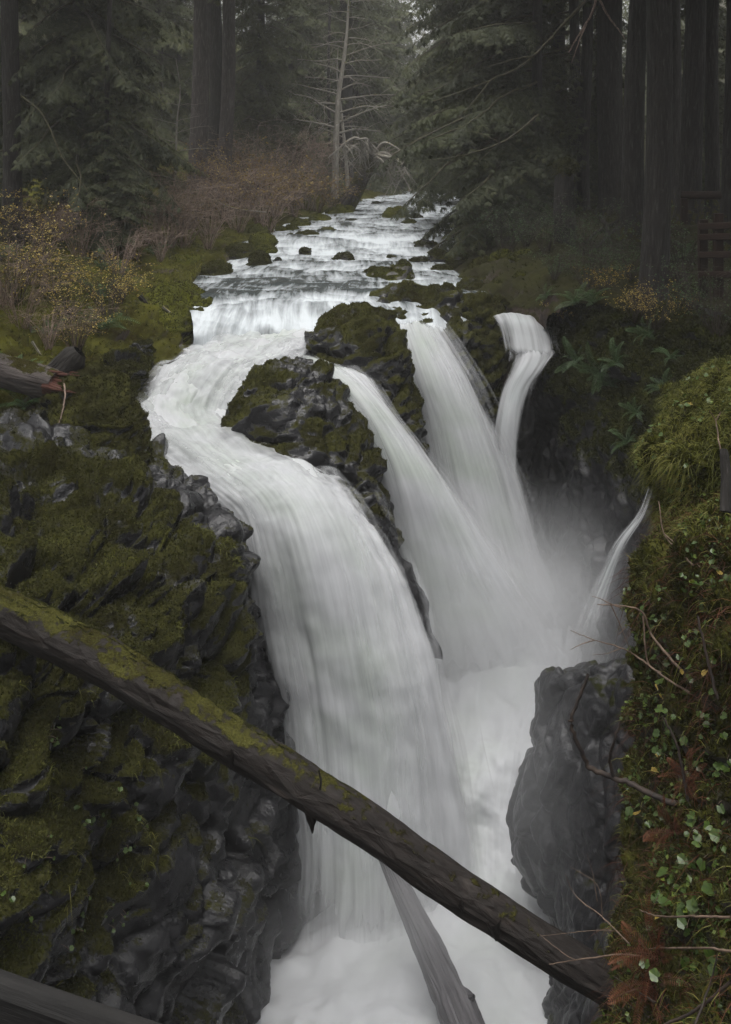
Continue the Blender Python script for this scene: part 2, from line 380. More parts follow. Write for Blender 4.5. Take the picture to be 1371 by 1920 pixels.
# right bank: forest floor beside the path, and beyond
RB = [
 [(800, 330, 130), (900, 300, 130), (1100, 180, 130), (1500, -60, 130), (2600, -150, 130), (4200, -200, 130)],
 [(800, 354, 80), (880, 340, 80), (1050, 260, 80), (1400, 130, 80), (2400, 60, 80), (3600, 60, 80)],
 [(830, 368, 55), (890, 352, 55), (1010, 320, 55), (1250, 260, 55), (1900, 210, 55), (2900, 210, 55)],
 [(850, 390, 42), (905, 365, 42), (1010, 345, 42), (1220, 315, 42), (1700, 285, 42), (2500, 285, 42)],
 [(860, 420, 34), (905, 395, 34), (1010, 370, 34), (1220, 345, 34), (1600, 325, 34), (2200, 325, 34)],
 [(845, 460, 28), (905, 428, 28), (1010, 400, 28), (1180, 380, 28), (1500, 365, 28), (2000, 365, 28)],
 [(830, 510, 24), (900, 470, 24), (1010, 435, 24), (1160, 420, 24), (1420, 405, 24), (1900, 405, 24)],
 [(850, 560, 21), (915, 510, 21), (1020, 470, 21), (1150, 460, 21), (1380, 450, 21), (1800, 450, 21)],
 [(900, 610, 19), (950, 560, 19), (1030, 510, 19), (1150, 495, 19), (1360, 490, 19), (1750, 490, 19)],
 [(930, 660, 18), (980, 590, 18), (1040, 535, 17.6), (1150, 525, 17.2), (1340, 525, 16.8), (1700, 530, 16.5)],
 [(940, 740, 17.6), (1000, 640, 17.4), (1060, 580, 16.6), (1160, 570, 16.0), (1330, 580, 15.4), (1700, 590, 15)]]
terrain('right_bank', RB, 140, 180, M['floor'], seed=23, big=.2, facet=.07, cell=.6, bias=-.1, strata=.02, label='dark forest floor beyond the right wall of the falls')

# right canyon wall, draped with ferns above and bare wet rock below
RW = [
 [(940, 600, 19.2), (1010, 560, 18.4), (1060, 552, 17.4), (1150, 552, 16.6), (1270, 565, 15.6), (1400, 590, 14.8), (1700, 640, 14)],
 [(965, 620, 18.8), (1030, 590, 17.8), (1080, 585, 16.9), (1160, 590, 16.0), (1270, 610, 14.9), (1400, 650, 13.8), (1700, 720, 12.6)],
 [(980, 680, 18.6), (1035, 660, 17.5), (1085, 650, 16.6), (1160, 640, 15.6), (1260, 650, 14.6), (1390, 700, 13.2), (1700, 790, 11.8)],
 [(985, 770, 18.4), (1035, 770, 17.4), (1085, 770, 16.4), (1155, 760, 15.3), (1245, 740, 14.2), (1380, 780, 12.9), (1700, 860, 11.4)],
 [(985, 900, 18.2), (1035, 910, 17.2), (1080, 915, 16.2), (1140, 915, 15.1), (1225, 900, 13.9), (1360, 900, 12.6), (1700, 960, 11)],
 [(985, 1060, 18), (1035, 1070, 17.0), (1075, 1075, 15.9), (1125, 1080, 14.8), (1205, 1080, 13.4), (1340, 1060, 12.3), (1650, 1080, 10.8)],
 [(985, 1240, 17.8), (1030, 1245, 16.8), (1065, 1250, 15.6), (1100, 1260, 14.4), (1180, 1270, 13.0), (1330, 1240, 12.0), (1600, 1240, 10.6)],
 [(985, 1500, 17.4), (1020, 1500, 16.4), (1050, 1500, 15.2), (1090, 1500, 14.0), (1170, 1500, 12.7), (1320, 1480, 11.8), (1600, 1480, 10.4)],
 [(985, 2000, 17), (1015, 2000, 16), (1045, 2000, 14.8), (1085, 2000, 13.6), (1165, 2000, 12.3), (1320, 1980, 11.4), (1600, 1980, 10.2)]]
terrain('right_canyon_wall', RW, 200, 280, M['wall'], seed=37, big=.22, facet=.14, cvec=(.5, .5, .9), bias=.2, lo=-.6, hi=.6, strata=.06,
        wetfn=lambda v: -.75 * smooth(-4.3, -5.6, v[:, 2]) - .8 * smooth(1.0, .5, v[:, 0] - (v[:, 1] - 15.5) * .35 - 1.75) * smooth(-3.1, -3.5, v[:, 2]),
        label='dark fern hung canyon wall behind the thin side cascade')

# wet pillar of the right wall, nearer
PW = [
 [(1062, 1330, 12.6), (1075, 1320, 12.2), (1110, 1310, 11.8), (1180, 1300, 11.4), (1300, 1290, 11.0), (1420, 1290, 10.6)],
 [(1030, 1285, 12.0), (1045, 1270, 11.5), (1090, 1262, 11.2), (1165, 1255, 10.8), (1290, 1240, 10.4), (1420, 1230, 10)],
 [(1005, 1290, 11.7), (1022, 1262, 11.0), (1085, 1256, 10.6), (1160, 1246, 10.2), (1280, 1235, 9.7), (1420, 1230, 9.2)],
 [(1000, 1340, 11.7), (1008, 1320, 10.9), (1070, 1310, 10.35), (1150, 1300, 9.95), (1270, 1290, 9.4), (1420, 1290, 8.9)],
 [(980, 1420, 11.7), (990, 1410, 10.8), (1060, 1400, 10.2), (1140, 1400, 9.8), (1260, 1390, 9.2), (1420, 1390, 8.7)],
 [(964, 1510, 11.6), (972, 1510, 10.8), (1050, 1500, 10.15), (1135, 1500, 9.7), (1260, 1490, 9.1), (1420, 1490, 8.6)],
 [(958, 1590, 11.6), (966, 1590, 10.8), (1045, 1590, 10.15), (1130, 1590, 9.6), (1260, 1580, 9.0), (1420, 1580, 8.5)],
 [(985, 1650, 11.6), (1000, 1660, 10.9), (1052, 1670, 10.2), (1125, 1670, 9.5), (1250, 1670, 8.9), (1420, 1670, 8.4)],
 [(1030, 1720, 11.5), (1038, 1730, 10.7), (1065, 1740, 10.0), (1120, 1740, 9.4), (1250, 1740, 8.8), (1420, 1740, 8.3)],
 [(1035, 1800, 11.2), (1036, 1810, 10.5), (1060, 1820, 9.8), (1120, 1820, 9.2), (1250, 1820, 8.6), (1420, 1820, 8.1)],
 [(1005, 1900, 10.9), (1012, 1900, 10.2), (1050, 1900, 9.6), (1110, 1900, 9.0), (1250, 1900, 8.4), (1420, 1900, 7.9)],
 [(960, 2080, 10.3), (975, 2100, 9.8), (1030, 2120, 9.2), (1100, 2120, 8.6), (1250, 2120, 8.0), (1420, 2120, 7.6)]]
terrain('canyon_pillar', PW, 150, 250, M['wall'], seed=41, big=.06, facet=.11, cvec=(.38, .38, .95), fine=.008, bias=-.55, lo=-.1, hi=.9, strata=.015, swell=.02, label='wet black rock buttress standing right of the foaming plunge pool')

# near mossy cliff, right foreground
NC = [
 [(1320, 755, 9.2), (1345, 722, 9.0), (1380, 692, 8.8), (1440, 650, 8.6), (1530, 590, 8.4), (1700, 560, 8.2)],
 [(1280, 765, 8.7), (1305, 738, 8.2), (1350, 708, 7.9), (1420, 668, 7.6), (1520, 610, 7.3), (1700, 580, 7)],
 [(1236, 812, 8.3), (1254, 798, 7.6), (1312, 778, 7.1), (1390, 745, 6.8), (1500, 700, 6.5), (1700, 660, 6.2)],
 [(1205, 850, 8.1), (1222, 850, 7.3), (1290, 840, 6.7), (1380, 825, 6.3), (1490, 800, 6.0), (1700, 770, 5.7)],
 [(1240, 925, 8.2), (1252, 932, 7.45), (1305, 940, 6.75), (1380, 930, 6.35), (1490, 910, 5.7), (1700, 890, 5.4)],
 [(1240, 985, 8.0), (1252, 990, 7.2), (1308, 995, 6.5), (1380, 990, 6.1), (1490, 980, 5.5), (1700, 960, 5.2)],
 [(1218, 1060, 7.7), (1232, 1065, 6.9), (1290, 1070, 6.1), (1375, 1075, 5.6), (1490, 1070, 5.3), (1700, 1060, 5)],
 [(1208, 1200, 7.5), (1218, 1205, 6.7), (1275, 1215, 5.9), (1370, 1220, 5.35), (1490, 1220, 5.0), (1700, 1220, 4.7)],
 [(1200, 1370, 7.3), (1212, 1370, 6.5), (1265, 1380, 5.75), (1365, 1390, 5.2), (1490, 1390, 4.85), (1700, 1390, 4.5)],
 [(1190, 1500, 7.1), (1200, 1500, 6.3), (1255, 1510, 5.6), (1360, 1520, 5.05), (1490, 1520, 4.7), (1700, 1520, 4.4)],
 [(1196, 1640, 7.0), (1206, 1640, 6.2), (1255, 1650, 5.5), (1360, 1660, 4.95), (1490, 1660, 4.6), (1700, 1660, 4.3)],
 [(1185, 1800, 6.8), (1198, 1800, 6.05), (1250, 1810, 5.35), (1355, 1820, 4.8), (1490, 1820, 4.45), (1700, 1820, 4.1)],
 [(1160, 2000, 6.6), (1175, 2000, 5.9), (1235, 2000, 5.2), (1350, 2000, 4.65), (1490, 2000, 4.3), (1700, 2000, 4)],
 [(1140, 2250, 6.4), (1160, 2250, 5.7), (1225, 2250, 5.0), (1345, 2250, 4.5), (1490, 2250, 4.1), (1700, 2250, 3.8)]]
terrain('near_cliff', NC, 180, 340, M['lush'], seed=53, big=.24, facet=.12, cell=.45, bias=.22, lo=-.7, hi=.5, strata=.03, swell=.05, wetfn=lambda v: -.35 * smooth(-2.7, -3.2, v[:, 2]) + .3 * smooth(-2.9, -2.4, v[:, 2]), label='lush moss and ivy cliff filling the right foreground')

# ------------------------------------------------------------------ water
def water(name, ctrl, nu, nv, mat, label, turb=None, ridge=.05, edge=.12, seed=1, fade0=0., fade1=0., body=1., noise_edge=.12, boil=0., lift=0., umul=1., gain=1., left=True, right=True, layers=1, gap=.10, fringe=0.):
    """one body of moving water: one or more sheets, thick in the middle and torn to streaks at the edges"""
    v0 = patch_pts(ctrl, nu, nv)
    a = np.arange(nv * nu).reshape(nv, nu)
    f = np.stack([a[:-1, :-1], a[1:, :-1], a[1:, 1:], a[:-1, 1:]], -1).reshape(-1, 4)
    G = v0.reshape(nv, nu, 3)
    mid = G[:, nu // 2]; L = np.concatenate([[0], np.cumsum(np.linalg.norm(np.diff(mid, axis=0), axis=1))])
    wdt = np.linalg.norm(G[:, -1] - G[:, 0], axis=1)
    u = np.tile(np.linspace(0, 1, nu), nv); t = np.repeat(L, nu)
    um = u * np.median(wdt) * umul
    n0 = normals(v0, f); VV, FF, AA, BB, UU, TT = [], [], [], [], [], []
    for k in range(layers + (fringe > 0)):
        sd = seed + 100 * k
        lastf = fringe > 0 and k == layers
        if lastf:
            Gc = G.mean(1, keepdims=True); v0 = (Gc + (G - Gc) * fringe).reshape(-1, 3); n0 = normals(v0, f)
        q = np.stack([um * 3, t * .35, np.full_like(um, sd * 3.1)], 1)
        d = ridge * (fbm(q, sd, 3) + .3 * fbm(q * np.array([3.3, 1.3, 1]), sd + 4, 2))
        tb = np.full(len(v0), .15) if turb is None else np.repeat(np.interp(np.linspace(0, 1, nv), *turb), nu)
        if boil: d = d + boil * fbm(v0 * np.array([1.1, 1.1, .9]), sd + 8, 3)
        if turb is not None: d = d + .12 * tb * fbm(v0 * 1.9, sd + 12, 4)
        TT.append(tb)
        v = v0 + n0 * (d - (gap * k if not lastf else -.05))[:, None]; v[:, 2] += lift
        ee = fbm(np.stack([u * 3.5, t * .38, np.full_like(um, sd * 1.7)], 1), sd + 2, 3) * noise_edge + .16 * tb * fbm(v0 * 3.2, sd + 14, 3)
        e = np.minimum(u if left else 1, (1 - u) if right else 1)
        al = smooth(-.02, edge if not lastf else .5, e + ee)
        eu = np.minimum(u, 1 - u)
        al = al * smooth(0, .05, eu) if edge > 0 else np.ones_like(u)
        vv = np.repeat(np.linspace(0, 1, nv), nu)
        fl = fbm(np.stack([u * 9, t * .2, np.full_like(um, sd * 2.7)], 1), sd + 3, 3)
        if fade0: al = al * smooth(0, fade0, vv + fl * fade0 * .8)
        if fade1: al = al * smooth(1, 1 - fade1, vv + fl * fade1 * .2)
        VV.append(v); FF.append(f + k * len(v)); AA.append(al * (gain if not lastf else .42)); BB.append(smooth(.12, .4, eu) * body); UU.append(np.stack([um + k * 7.7, t], 1))
    o = add(name, mk_mesh(name, np.concatenate(VV), np.concatenate(FF), {'alpha': np.concatenate(AA), 'body': np.concatenate(BB), 'turb': np.concatenate(TT)}, np.concatenate(UU)), mat)
    return tag(o, label, None, None, 'structure')

def river():
    R = [
     [(785, 325, 130), (790, 325, 130), (796, 325, 130), (802, 325, 130), (808, 325, 130)],
     [(745, 352, 75), (765, 352, 75), (785, 352, 75), (805, 352, 75), (830, 352, 75)],
     [(700, 366, 52), (745, 366, 52), (785, 365, 52), (825, 365, 52), (862, 366, 52)],
     [(640, 382, 42), (700, 380, 42), (760, 379, 42), (820, 379, 42), (890, 380, 42)],
     [(560, 408, 34.5), (650, 403, 34.5), (730, 402, 34.5), (810, 403, 34.5), (905, 406, 34.5)],
     [(500, 436, 29.5), (595, 432, 29.5), (690, 430, 29.5), (790, 432, 29.5), (890, 436, 29.5)],
     [(460, 452, 27.6), (570, 446, 27.6), (680, 444, 27.6), (780, 446, 27.6), (885, 452, 27.6)],
     [(430, 478, 26.2), (545, 470, 26.2), (660, 468, 26.2), (770, 470, 26.2), (875, 478, 26.2)],
     [(375, 508, 23.2), (500, 502, 23.2), (640, 500, 23.2), (770, 502, 23.2), (880, 508, 23.2)],
     [(350, 540, 20.6), (490, 533, 20.6), (640, 532, 20.6), (790, 534, 20.6), (950, 540, 20.6)],
     [(360, 566, 19.0), (500, 556, 19.0), (640, 556, 19.0), (800, 560, 19.0), (985, 575, 19.0)],
     [(370, 580, 18.4), (500, 568, 18.4), (640, 566, 18.4), (800, 575, 18.4), (960, 600, 18.4)],
     [(372, 618, 17.75), (500, 614, 17.75), (640, 602, 17.8), (780, 610, 17.75), (850, 625, 17.75)],
     [(360, 660, 17.35), (490, 655, 17.35), (630, 645, 17.4), (760, 635, 17.3), (830, 650, 17.3)]]
    nu, nv = 160, 330
    v = patch_pts(R, nu, nv)
    a = np.arange(nv * nu).reshape(nv, nu)
    f = np.stack([a[:-1, :-1], a[1:, :-1], a[1:, 1:], a[:-1, 1:]], -1).reshape(-1, 4)
    win = smooth(22.5, 19.5, v[:, 1]) * smooth(17.2, 17.9, v[:, 1])
    v[:, 1] += win * (1.1 * fbm(np.stack([v[:, 0] * .5, v[:, 0] * 0, v[:, 0] * 0], 1), 41, 3))
    G = v.reshape(nv, nu, 3); mid = G[:, nu // 2]
    slope = -np.gradient(mid[:, 2]) / np.maximum(np.abs(np.gradient(mid[:, 1])), 1e-3)
    Lm = np.concatenate([[0], np.cumsum(np.linalg.norm(np.diff(mid, axis=0), axis=1))])
    t = np.repeat(Lm, nu)
    u = v[:, 0] + .15 * fbm(v * .6, 4, 2)
    w = np.stack([v[:, 0] * .8, v[:, 1] * 1.15, v[:, 2] * 0], 1)
    hump = fbm(w, 77, 4); hump2 = fbm(w * 2.7 + 9, 81, 3)
    far = smooth(60, 20, v[:, 1])
    v[:, 2] += (.075 * hump + .03 * hump2) * (.4 + .6 * far)
    st = (np.stack([v[:, 0] * 3.0, v[:, 1] * .5, v[:, 2] * 0], 1))
    v[:, 2] += .03 * fbm(st, 91, 3) * smooth(21, 18.5, v[:, 1])
    # foam: white below every hump and drop, dark in the glassy runs
    fm = .48 + .12 * smooth(.05, .5, np.repeat(np.abs(slope), nu)) - .7 * np.clip(hump, -.6, .6) - .25 * hump2
    glide = np.exp(-((v[:, 1] - 20.8) / 1.5) ** 2) * smooth(1.6, -.2, v[:, 0])
    fm = fm - .42 * glide + .22 * smooth(30, 26, v[:, 1]) * smooth(24, 26, v[:, 1])
    o = add('river', mk_mesh('river', v, f, {'foam': np.clip(fm, -.6, 1.2)}, np.stack([u, t], 1)), M['river'])
    tag(o, 'white rushing stream coming down between the forest banks', None, None, 'structure')
river()

MAIN = [
 [(350, 645, 17.6), (440, 634, 17.55), (510, 628, 17.5), (570, 622, 17.5), (640, 608, 17.5)],
 [(275, 700, 16.3), (360, 676, 16.2), (440, 668, 16.2), (510, 662, 16.3), (585, 655, 16.5)],
 [(245, 742, 15.5), (320, 712, 15.5), (390, 698, 15.6), (455, 690, 15.8), (530, 690, 15.9)],
 [(232, 785, 14.7), (290, 772, 14.7), (350, 776, 14.8), (405, 782, 14.9), (470, 790, 15.1)],
 [(248, 850, 13.9), (330, 832, 13.7), (410, 830, 13.7), (500, 838, 13.8), (600, 850, 14.1)],
 [(325, 905, 13.1), (420, 893, 12.95), (500, 888, 12.9), (580, 892, 13.1), (660, 920, 13.5)],
 [(412, 965, 12.7), (490, 955, 12.5), (560, 950, 12.4), (630, 962, 12.55), (712, 1005, 13.0)],
 [(462, 1065, 12.5), (530, 1060, 12.2), (600, 1055, 12.05), (675, 1068, 12.2), (752, 1095, 12.6)],
 [(485, 1190, 12.4), (555, 1195, 12.05), (630, 1200, 11.85), (705, 1210, 11.95), (785, 1225, 12.3)],
 [(512, 1310, 12.3), (585, 1330, 11.9), (655, 1345, 11.7), (735, 1355, 11.75), (812, 1360, 12.1)],
 [(532, 1455, 12.2), (600, 1480, 11.75), (670, 1500, 11.55), (750, 1508, 11.6), (838, 1510, 12.0)],
 [(548, 1620, 12.1), (608, 1645, 11.6), (680, 1660, 11.4), (760, 1668, 11.45), (862, 1670, 11.9)],
 [(545, 1800, 12.0), (600, 1822, 11.45), (680, 1835, 11.2), (765, 1840, 11.25), (885, 1830, 11.8)]]
def back(ctrl, dy, wide=20): return [[(c[0] + (wide if k == len(r) - 1 else -wide if k == 0 else 0), c[1] + 12, c[2] + dy) for k, c in enumerate(r)] for r in ctrl]
MAIN = [[(x + sx * w, y, Y) for (x, y, Y), sx in zip(r, (-.35, -.1, .15, .5, 1.0))] for r, w in zip(MAIN, (0, 0, 5, 5, 5, 12, 26, 36, 42, 46, 50, 54, 60))]
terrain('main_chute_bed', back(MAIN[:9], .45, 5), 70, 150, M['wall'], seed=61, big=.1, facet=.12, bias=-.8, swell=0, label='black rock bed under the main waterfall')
water('main_waterfall', MAIN, 110, 280, M['fall'], 'widest nearest waterfall pouring past the mossy left shelf', turb=([0, .25, .42, .55, 1], [.9, .9, .7, .15, .05]), ridge=.06, edge=.22, seed=2, boil=.06, fade1=.18, noise_edge=.16, layers=2, fringe=1.22)
F2 = [
 [(470, 700, 16.3), (530, 676, 16.2), (590, 668, 16.2), (650, 668, 16.3)],
 [(560, 716, 15.5), (605, 702, 15.4), (645, 700, 15.4), (688, 712, 15.5)],
 [(636, 772, 15.0), (668, 755, 14.85), (700, 758, 14.85), (735, 785, 15.0)],
 [(684, 845, 14.8), (718, 830, 14.55), (755, 838, 14.55), (795, 868, 14.75)],
 [(712, 930, 14.7), (755, 920, 14.35), (800, 928, 14.3), (852, 955, 14.55)],
 [(728, 1040, 14.65), (780, 1035, 14.25), (840, 1045, 14.15), (905, 1060, 14.4)],
 [(742, 1170, 14.6), (805, 1170, 14.15), (880, 1175, 14.05), (962, 1175, 14.3)],
 [(760, 1330, 14.5), (830, 1330, 14.0), (920, 1330, 13.95), (1015, 1310, 14.2)]]
F3 = [
 [(735, 612, 17.7), (765, 606, 17.6), (795, 604, 17.6), (825, 608, 17.7)],
 [(748, 648, 17.1), (780, 640, 16.95), (815, 642, 16.95), (852, 652, 17.1)],
 [(766, 712, 16.75), (805, 705, 16.5), (848, 710, 16.5), (893, 728, 16.75)],
 [(790, 795, 16.6), (838, 795, 16.25), (885, 802, 16.2), (928, 815, 16.5)],
 [(808, 895, 16.5), (862, 900, 16.05), (918, 905, 16.0), (962, 912, 16.3)],
 [(830, 1010, 16.4), (890, 1020, 15.85), (950, 1025, 15.8), (995, 1025, 16.1)],
 [(850, 1140, 16.3), (915, 1150, 15.65), (985, 1150, 15.6), (1045, 1140, 15.9)],
 [(870, 1300, 16.1), (940, 1300, 15.4), (1010, 1295, 15.4), (1075, 1280, 15.7)]]
F4U = [
 [(918, 604, 18.7), (950, 598, 18.6), (985, 598, 18.5), (1022, 612, 18.6)],
 [(920, 594, 18.25), (952, 587, 18.15), (988, 590, 18.1), (1030, 606, 18.2)],
 [(930, 606, 17.95), (960, 600, 17.8), (996, 606, 17.75), (1040, 624, 17.85)],
 [(938, 632, 17.75), (968, 630, 17.6), (1004, 634, 17.55), (1048, 644, 17.65)],
 [(944, 668, 17.6), (974, 670, 17.4), (1010, 672, 17.35), (1052, 664, 17.45)]]
F4 = [
 [(952, 652, 17.65), (985, 650, 17.5), (1010, 650, 17.45), (1042, 650, 17.55)],
 [(960, 672, 17.5), (986, 672, 17.3), (1010, 668, 17.3), (1036, 664, 17.4)],
 [(950, 700, 17.35), (972, 702, 17.15), (996, 696, 17.15), (1022, 682, 17.25)],
 [(938, 740, 17.3), (956, 742, 17.1), (976, 734, 17.05), (1000, 722, 17.15)],
 [(930, 800, 17.25), (947, 800, 17.0), (966, 794, 16.95), (988, 782, 17.05)],
 [(925, 890, 17.2), (944, 888, 16.95), (962, 884, 16.9), (980, 876, 17.0)],
 [(925, 1010, 17.1), (946, 1010, 16.85), (968, 1005, 16.8), (990, 1000, 16.9)]]
F5 = [
 [(1216, 900, 13.45), (1222, 903, 13.4), (1229, 906, 13.4)],
 [(1190, 962, 13.35), (1200, 964, 13.25), (1211, 966, 13.25)],
 [(1146, 1020, 13.3), (1161, 1022, 13.15), (1177, 1026, 13.15)],
 [(1108, 1100, 13.25), (1127, 1102, 13.05), (1148, 1108, 13.05)],
 [(1075, 1180, 13.2), (1100, 1180, 12.95), (1132, 1188, 12.95)],
 [(1035, 1290, 13.1), (1075, 1290, 12.8), (1115, 1290, 12.8)]]
def widen(ctrl, ks):
    out = []
    for r, k in zip(ctrl, ks):
        c = [sum(p[i] for p in r) / len(r) for i in range(2)]
        out.append([(c[0] + (p[0] - c[0]) * k, c[1] + (p[1] - c[1]) * k, p[2]) for p in r])
    return out
F2 = [[(x + (dx if k > 1 else dx * .3), y, Y) for k, (x, y, Y) in enumerate(r)] for r, dx in zip(widen(F2, (1.0, 1.25, 1.35, 1.38, 1.38, 1.38, 1.38, 1.38)), (0, 0, 0, 4, 10, 22, 34, 40))]
F3 = widen(F3, (1.15, 1.2, 1.25, 1.3, 1.3, 1.3, 1.3, 1.3))
F4 = [[(x, y, Y - .45) for x, y, Y in r] for r in widen(F4, (1., 1.2, 1.25, 1.25, 1.25, 1.3, 1.4))]
F4U = [[(x, y, Y - d) for x, y, Y in r] for r, d in zip(F4U, (.2, .4, .5, .5, .5))]
HEAD = [
 [(600, 700, 15.6), (700, 745, 15.9), (760, 690, 17.2), (800, 640, 17.9), (870, 640, 18.4), (940, 620, 18.7), (1010, 610, 18.9)],
 [(600, 820, 15.2), (700, 850, 15.5), (770, 800, 16.9), (830, 760, 17.5), (890, 740, 18.0), (940, 720, 18.3), (1010, 720, 18.5)],
 [(600, 1000, 14.9), (710, 1000, 15.2), (780, 980, 16.6), (850, 960, 17.1), (900, 940, 17.6), (950, 930, 17.9), (1010, 930, 18.1)],
 [(600, 1200, 14.6), (720, 1200, 15.0), (790, 1200, 16.2), (870, 1180, 16.8), (920, 1160, 17.3), (970, 1150, 17.6), (1020, 1150, 17.8)],
 [(600, 1500, 14.2), (720, 1500, 14.6), (800, 1500, 15.8), (880, 1500, 16.4), (930, 1500, 16.9), (980, 1500, 17.2), (1030, 1500, 17.4)]]
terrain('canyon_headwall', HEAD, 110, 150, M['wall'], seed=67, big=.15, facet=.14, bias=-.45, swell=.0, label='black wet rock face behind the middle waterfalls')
water('middle_waterfall', F2, 76, 200, M['fall'], 'second waterfall dropping between the two mossy island rocks', ridge=.045, edge=.38, seed=12, fade0=.12, fade1=.3, boil=.02, noise_edge=.2, layers=2, fringe=1.2)
water('far_waterfall', F3, 76, 200, M['fall'], 'third waterfall arching out behind the tall mossy rock', ridge=.045, edge=.38, seed=15, fade0=.05, fade1=.3, boil=.02, noise_edge=.2, layers=2, fringe=1.15)
water('side_cascade', F4, 60, 260, M['veil'], 'lower chute of the small cascade beside the fern covered wall', ridge=.03, edge=.34, seed=18, fade0=.12, fade1=.2, noise_edge=.35, gain=.62)
water('side_cascade', F4U, 60, 90, M['veil'], 'upper fan of the small cascade beside the fern covered wall', ridge=.03, edge=.28, seed=19, fade0=.3, fade1=.12, noise_edge=.25, gain=.58)
water('thin_cascade', F5, 30, 180, M['veil'], 'thin ribbon of water sliding down the bare right wall', ridge=.02, edge=.4, seed=21, fade0=.25, fade1=.45, noise_edge=.35, gain=.45)
SM = [
 [(905, 800, 17.35), (925, 790, 17.2), (945, 785, 17.15)],
 [(900, 850, 17.3), (920, 850, 17.1), (942, 850, 17.05)],
 [(898, 930, 17.25), (920, 930, 17.05), (945, 930, 17.0)]]
water('cascade_trickle', SM, 24, 80, M['veil'], 'lacy trickle beside the small two step cascade', ridge=.02, edge=.4, seed=24, fade0=.2, fade1=.3, noise_edge=.5, gain=.5)

POOL = [
 [(700, 1225, 15.4), (800, 1215, 15.3), (900, 1205, 15.2), (985, 1190, 15.4), (1050, 1160, 16.0), (1095, 1150, 16.6)],
 [(700, 1300, 14.4), (790, 1285, 14.2), (880, 1275, 14.1), (965, 1255, 14.1), (1040, 1235, 14.4), (1100, 1230, 14.8)],
 [(700, 1400, 13.4), (790, 1385, 13.2), (870, 1375, 13.1), (940, 1370, 13.0), (1000, 1370, 13.0), (1060, 1380, 13.0)],
 [(700, 1480, 12.8), (790, 1465, 12.7), (865, 1455, 12.6), (930, 1455, 12.5), (985, 1460, 12.5), (1040, 1470, 12.5)],
 [(690, 1570, 12.6), (790, 1555, 12.4), (860, 1550, 12.3), (920, 1550, 12.2), (975, 1560, 12.2), (1040, 1570, 12.2)],
 [(640, 1650, 12.4), (760, 1640, 12.0), (850, 1635, 11.9), (920, 1635, 11.8), (985, 1650, 11.8), (1060, 1660, 11.8)],
 [(540, 1750, 12.0), (680, 1740, 11.5), (800, 1735, 11.3), (900, 1735, 11.2), (1000, 1745, 11.2), (1080, 1750, 11.2)],
 [(450, 1850, 11.2), (620, 1840, 10.8), (770, 1835, 10.6), (890, 1835, 10.5), (1000, 1845, 10.5), (1080, 1850, 10.5)],
 [(400, 1960, 10.5), (580, 1950, 10.1), (750, 1945, 9.9), (880, 1945, 9.8), (1000, 1950, 9.8), (1080, 1960, 9.8)],
 [(340, 2300, 8.6), (540, 2300, 8.4), (720, 2300, 8.2), (860, 2300, 8.1), (1000, 2300, 8.1), (1100, 2300, 8.1)]]
water('plunge_pool', POOL, 120, 240, M['fall'], 'churning white plunge pool running down the narrow canyon', turb=([0, 1], [.4, .5]), ridge=.03, edge=.06, seed=31, boil=.17, body=.6, fade0=.14)
# ------------------------------------------------------------------ rocks in the stream
rock('island_rock', [(672, 535, 560, 15.0, .08), (680, 492, 592, 14.95, .35), (700, 462, 612, 14.8, .55), (730, 445, 632, 14.65, .7), (765, 432, 655, 14.5, .8), (800, 420, 682, 14.35, .82),
      (840, 470, 712, 14.2, .8), (880, 545, 724, 14.0, .78), (930, 600, 732, 13.85, .7), (1000, 660, 740, 13.75, .6), (1080, 710, 750, 13.7, .5), (1250, 705, 745, 13.75, .4)],
     M['rock'], 'big dark mossy rock between the main and second waterfalls', seed=71, bias=-.34, lo=-.4, hi=.8, big=.16, facet=.17, cell=.6, strata=.06, nphi=170, nv=140)
rock('island_rock', [(582, 690, 735, 16.9, .1), (588, 630, 748, 16.85, .4), (605, 604, 754, 16.7, .6), (630, 588, 757, 16.55, .75), (660, 580, 768, 16.4, .8), (700, 598, 780, 16.25, .8),
      (760, 632, 786, 16.1, .75), (820, 660, 790, 15.85, .8), (900, 705, 796, 15.75, .7), (1000, 735, 806, 15.7, .6), (1250, 760, 830, 15.6, .5)],
     M['rock'], 'flat topped mossy rock between the second and third waterfalls', seed=73, bias=-.2, lo=-.4, hi=.7, big=.14, facet=.16, cell=.55, strata=.06, nphi=160, nv=130)
rock('ledge_rock', [(540, 775, 835, 19.3, .2), (550, 720, 862, 19.1, .5), (565, 695, 880, 18.9, .7), (590, 700, 900, 18.6, .9), (620, 745, 912, 18.4, .9), (680, 800, 918, 18.2, .8), (740, 835, 920, 18.05, .7), (850, 860, 930, 17.95, .6), (1100, 880, 940, 17.8, .5)],
     M['rock'], 'slanting wet ledge of layered mossy rock above the third waterfall', seed=79, bias=-.25, lo=-.4, hi=.8, big=.12, facet=.19, cell=.5, strata=.13, nphi=140, nv=120)
rock('ledge_rock', [(556, 905, 935, 18.7, .15), (566, 880, 940, 18.5, .4), (600, 868, 943, 18.3, .55), (660, 868, 944, 18.15, .6), (720, 880, 940, 18.0, .5), (800, 890, 936, 17.9, .4), (1000, 895, 940, 17.8, .4)],
     M['rock'], 'bright mossy rock shoulder just left of the small cascade', seed=83, bias=.05, lo=-.6, hi=.6, big=.08, facet=.2, cell=.4, strata=.06)
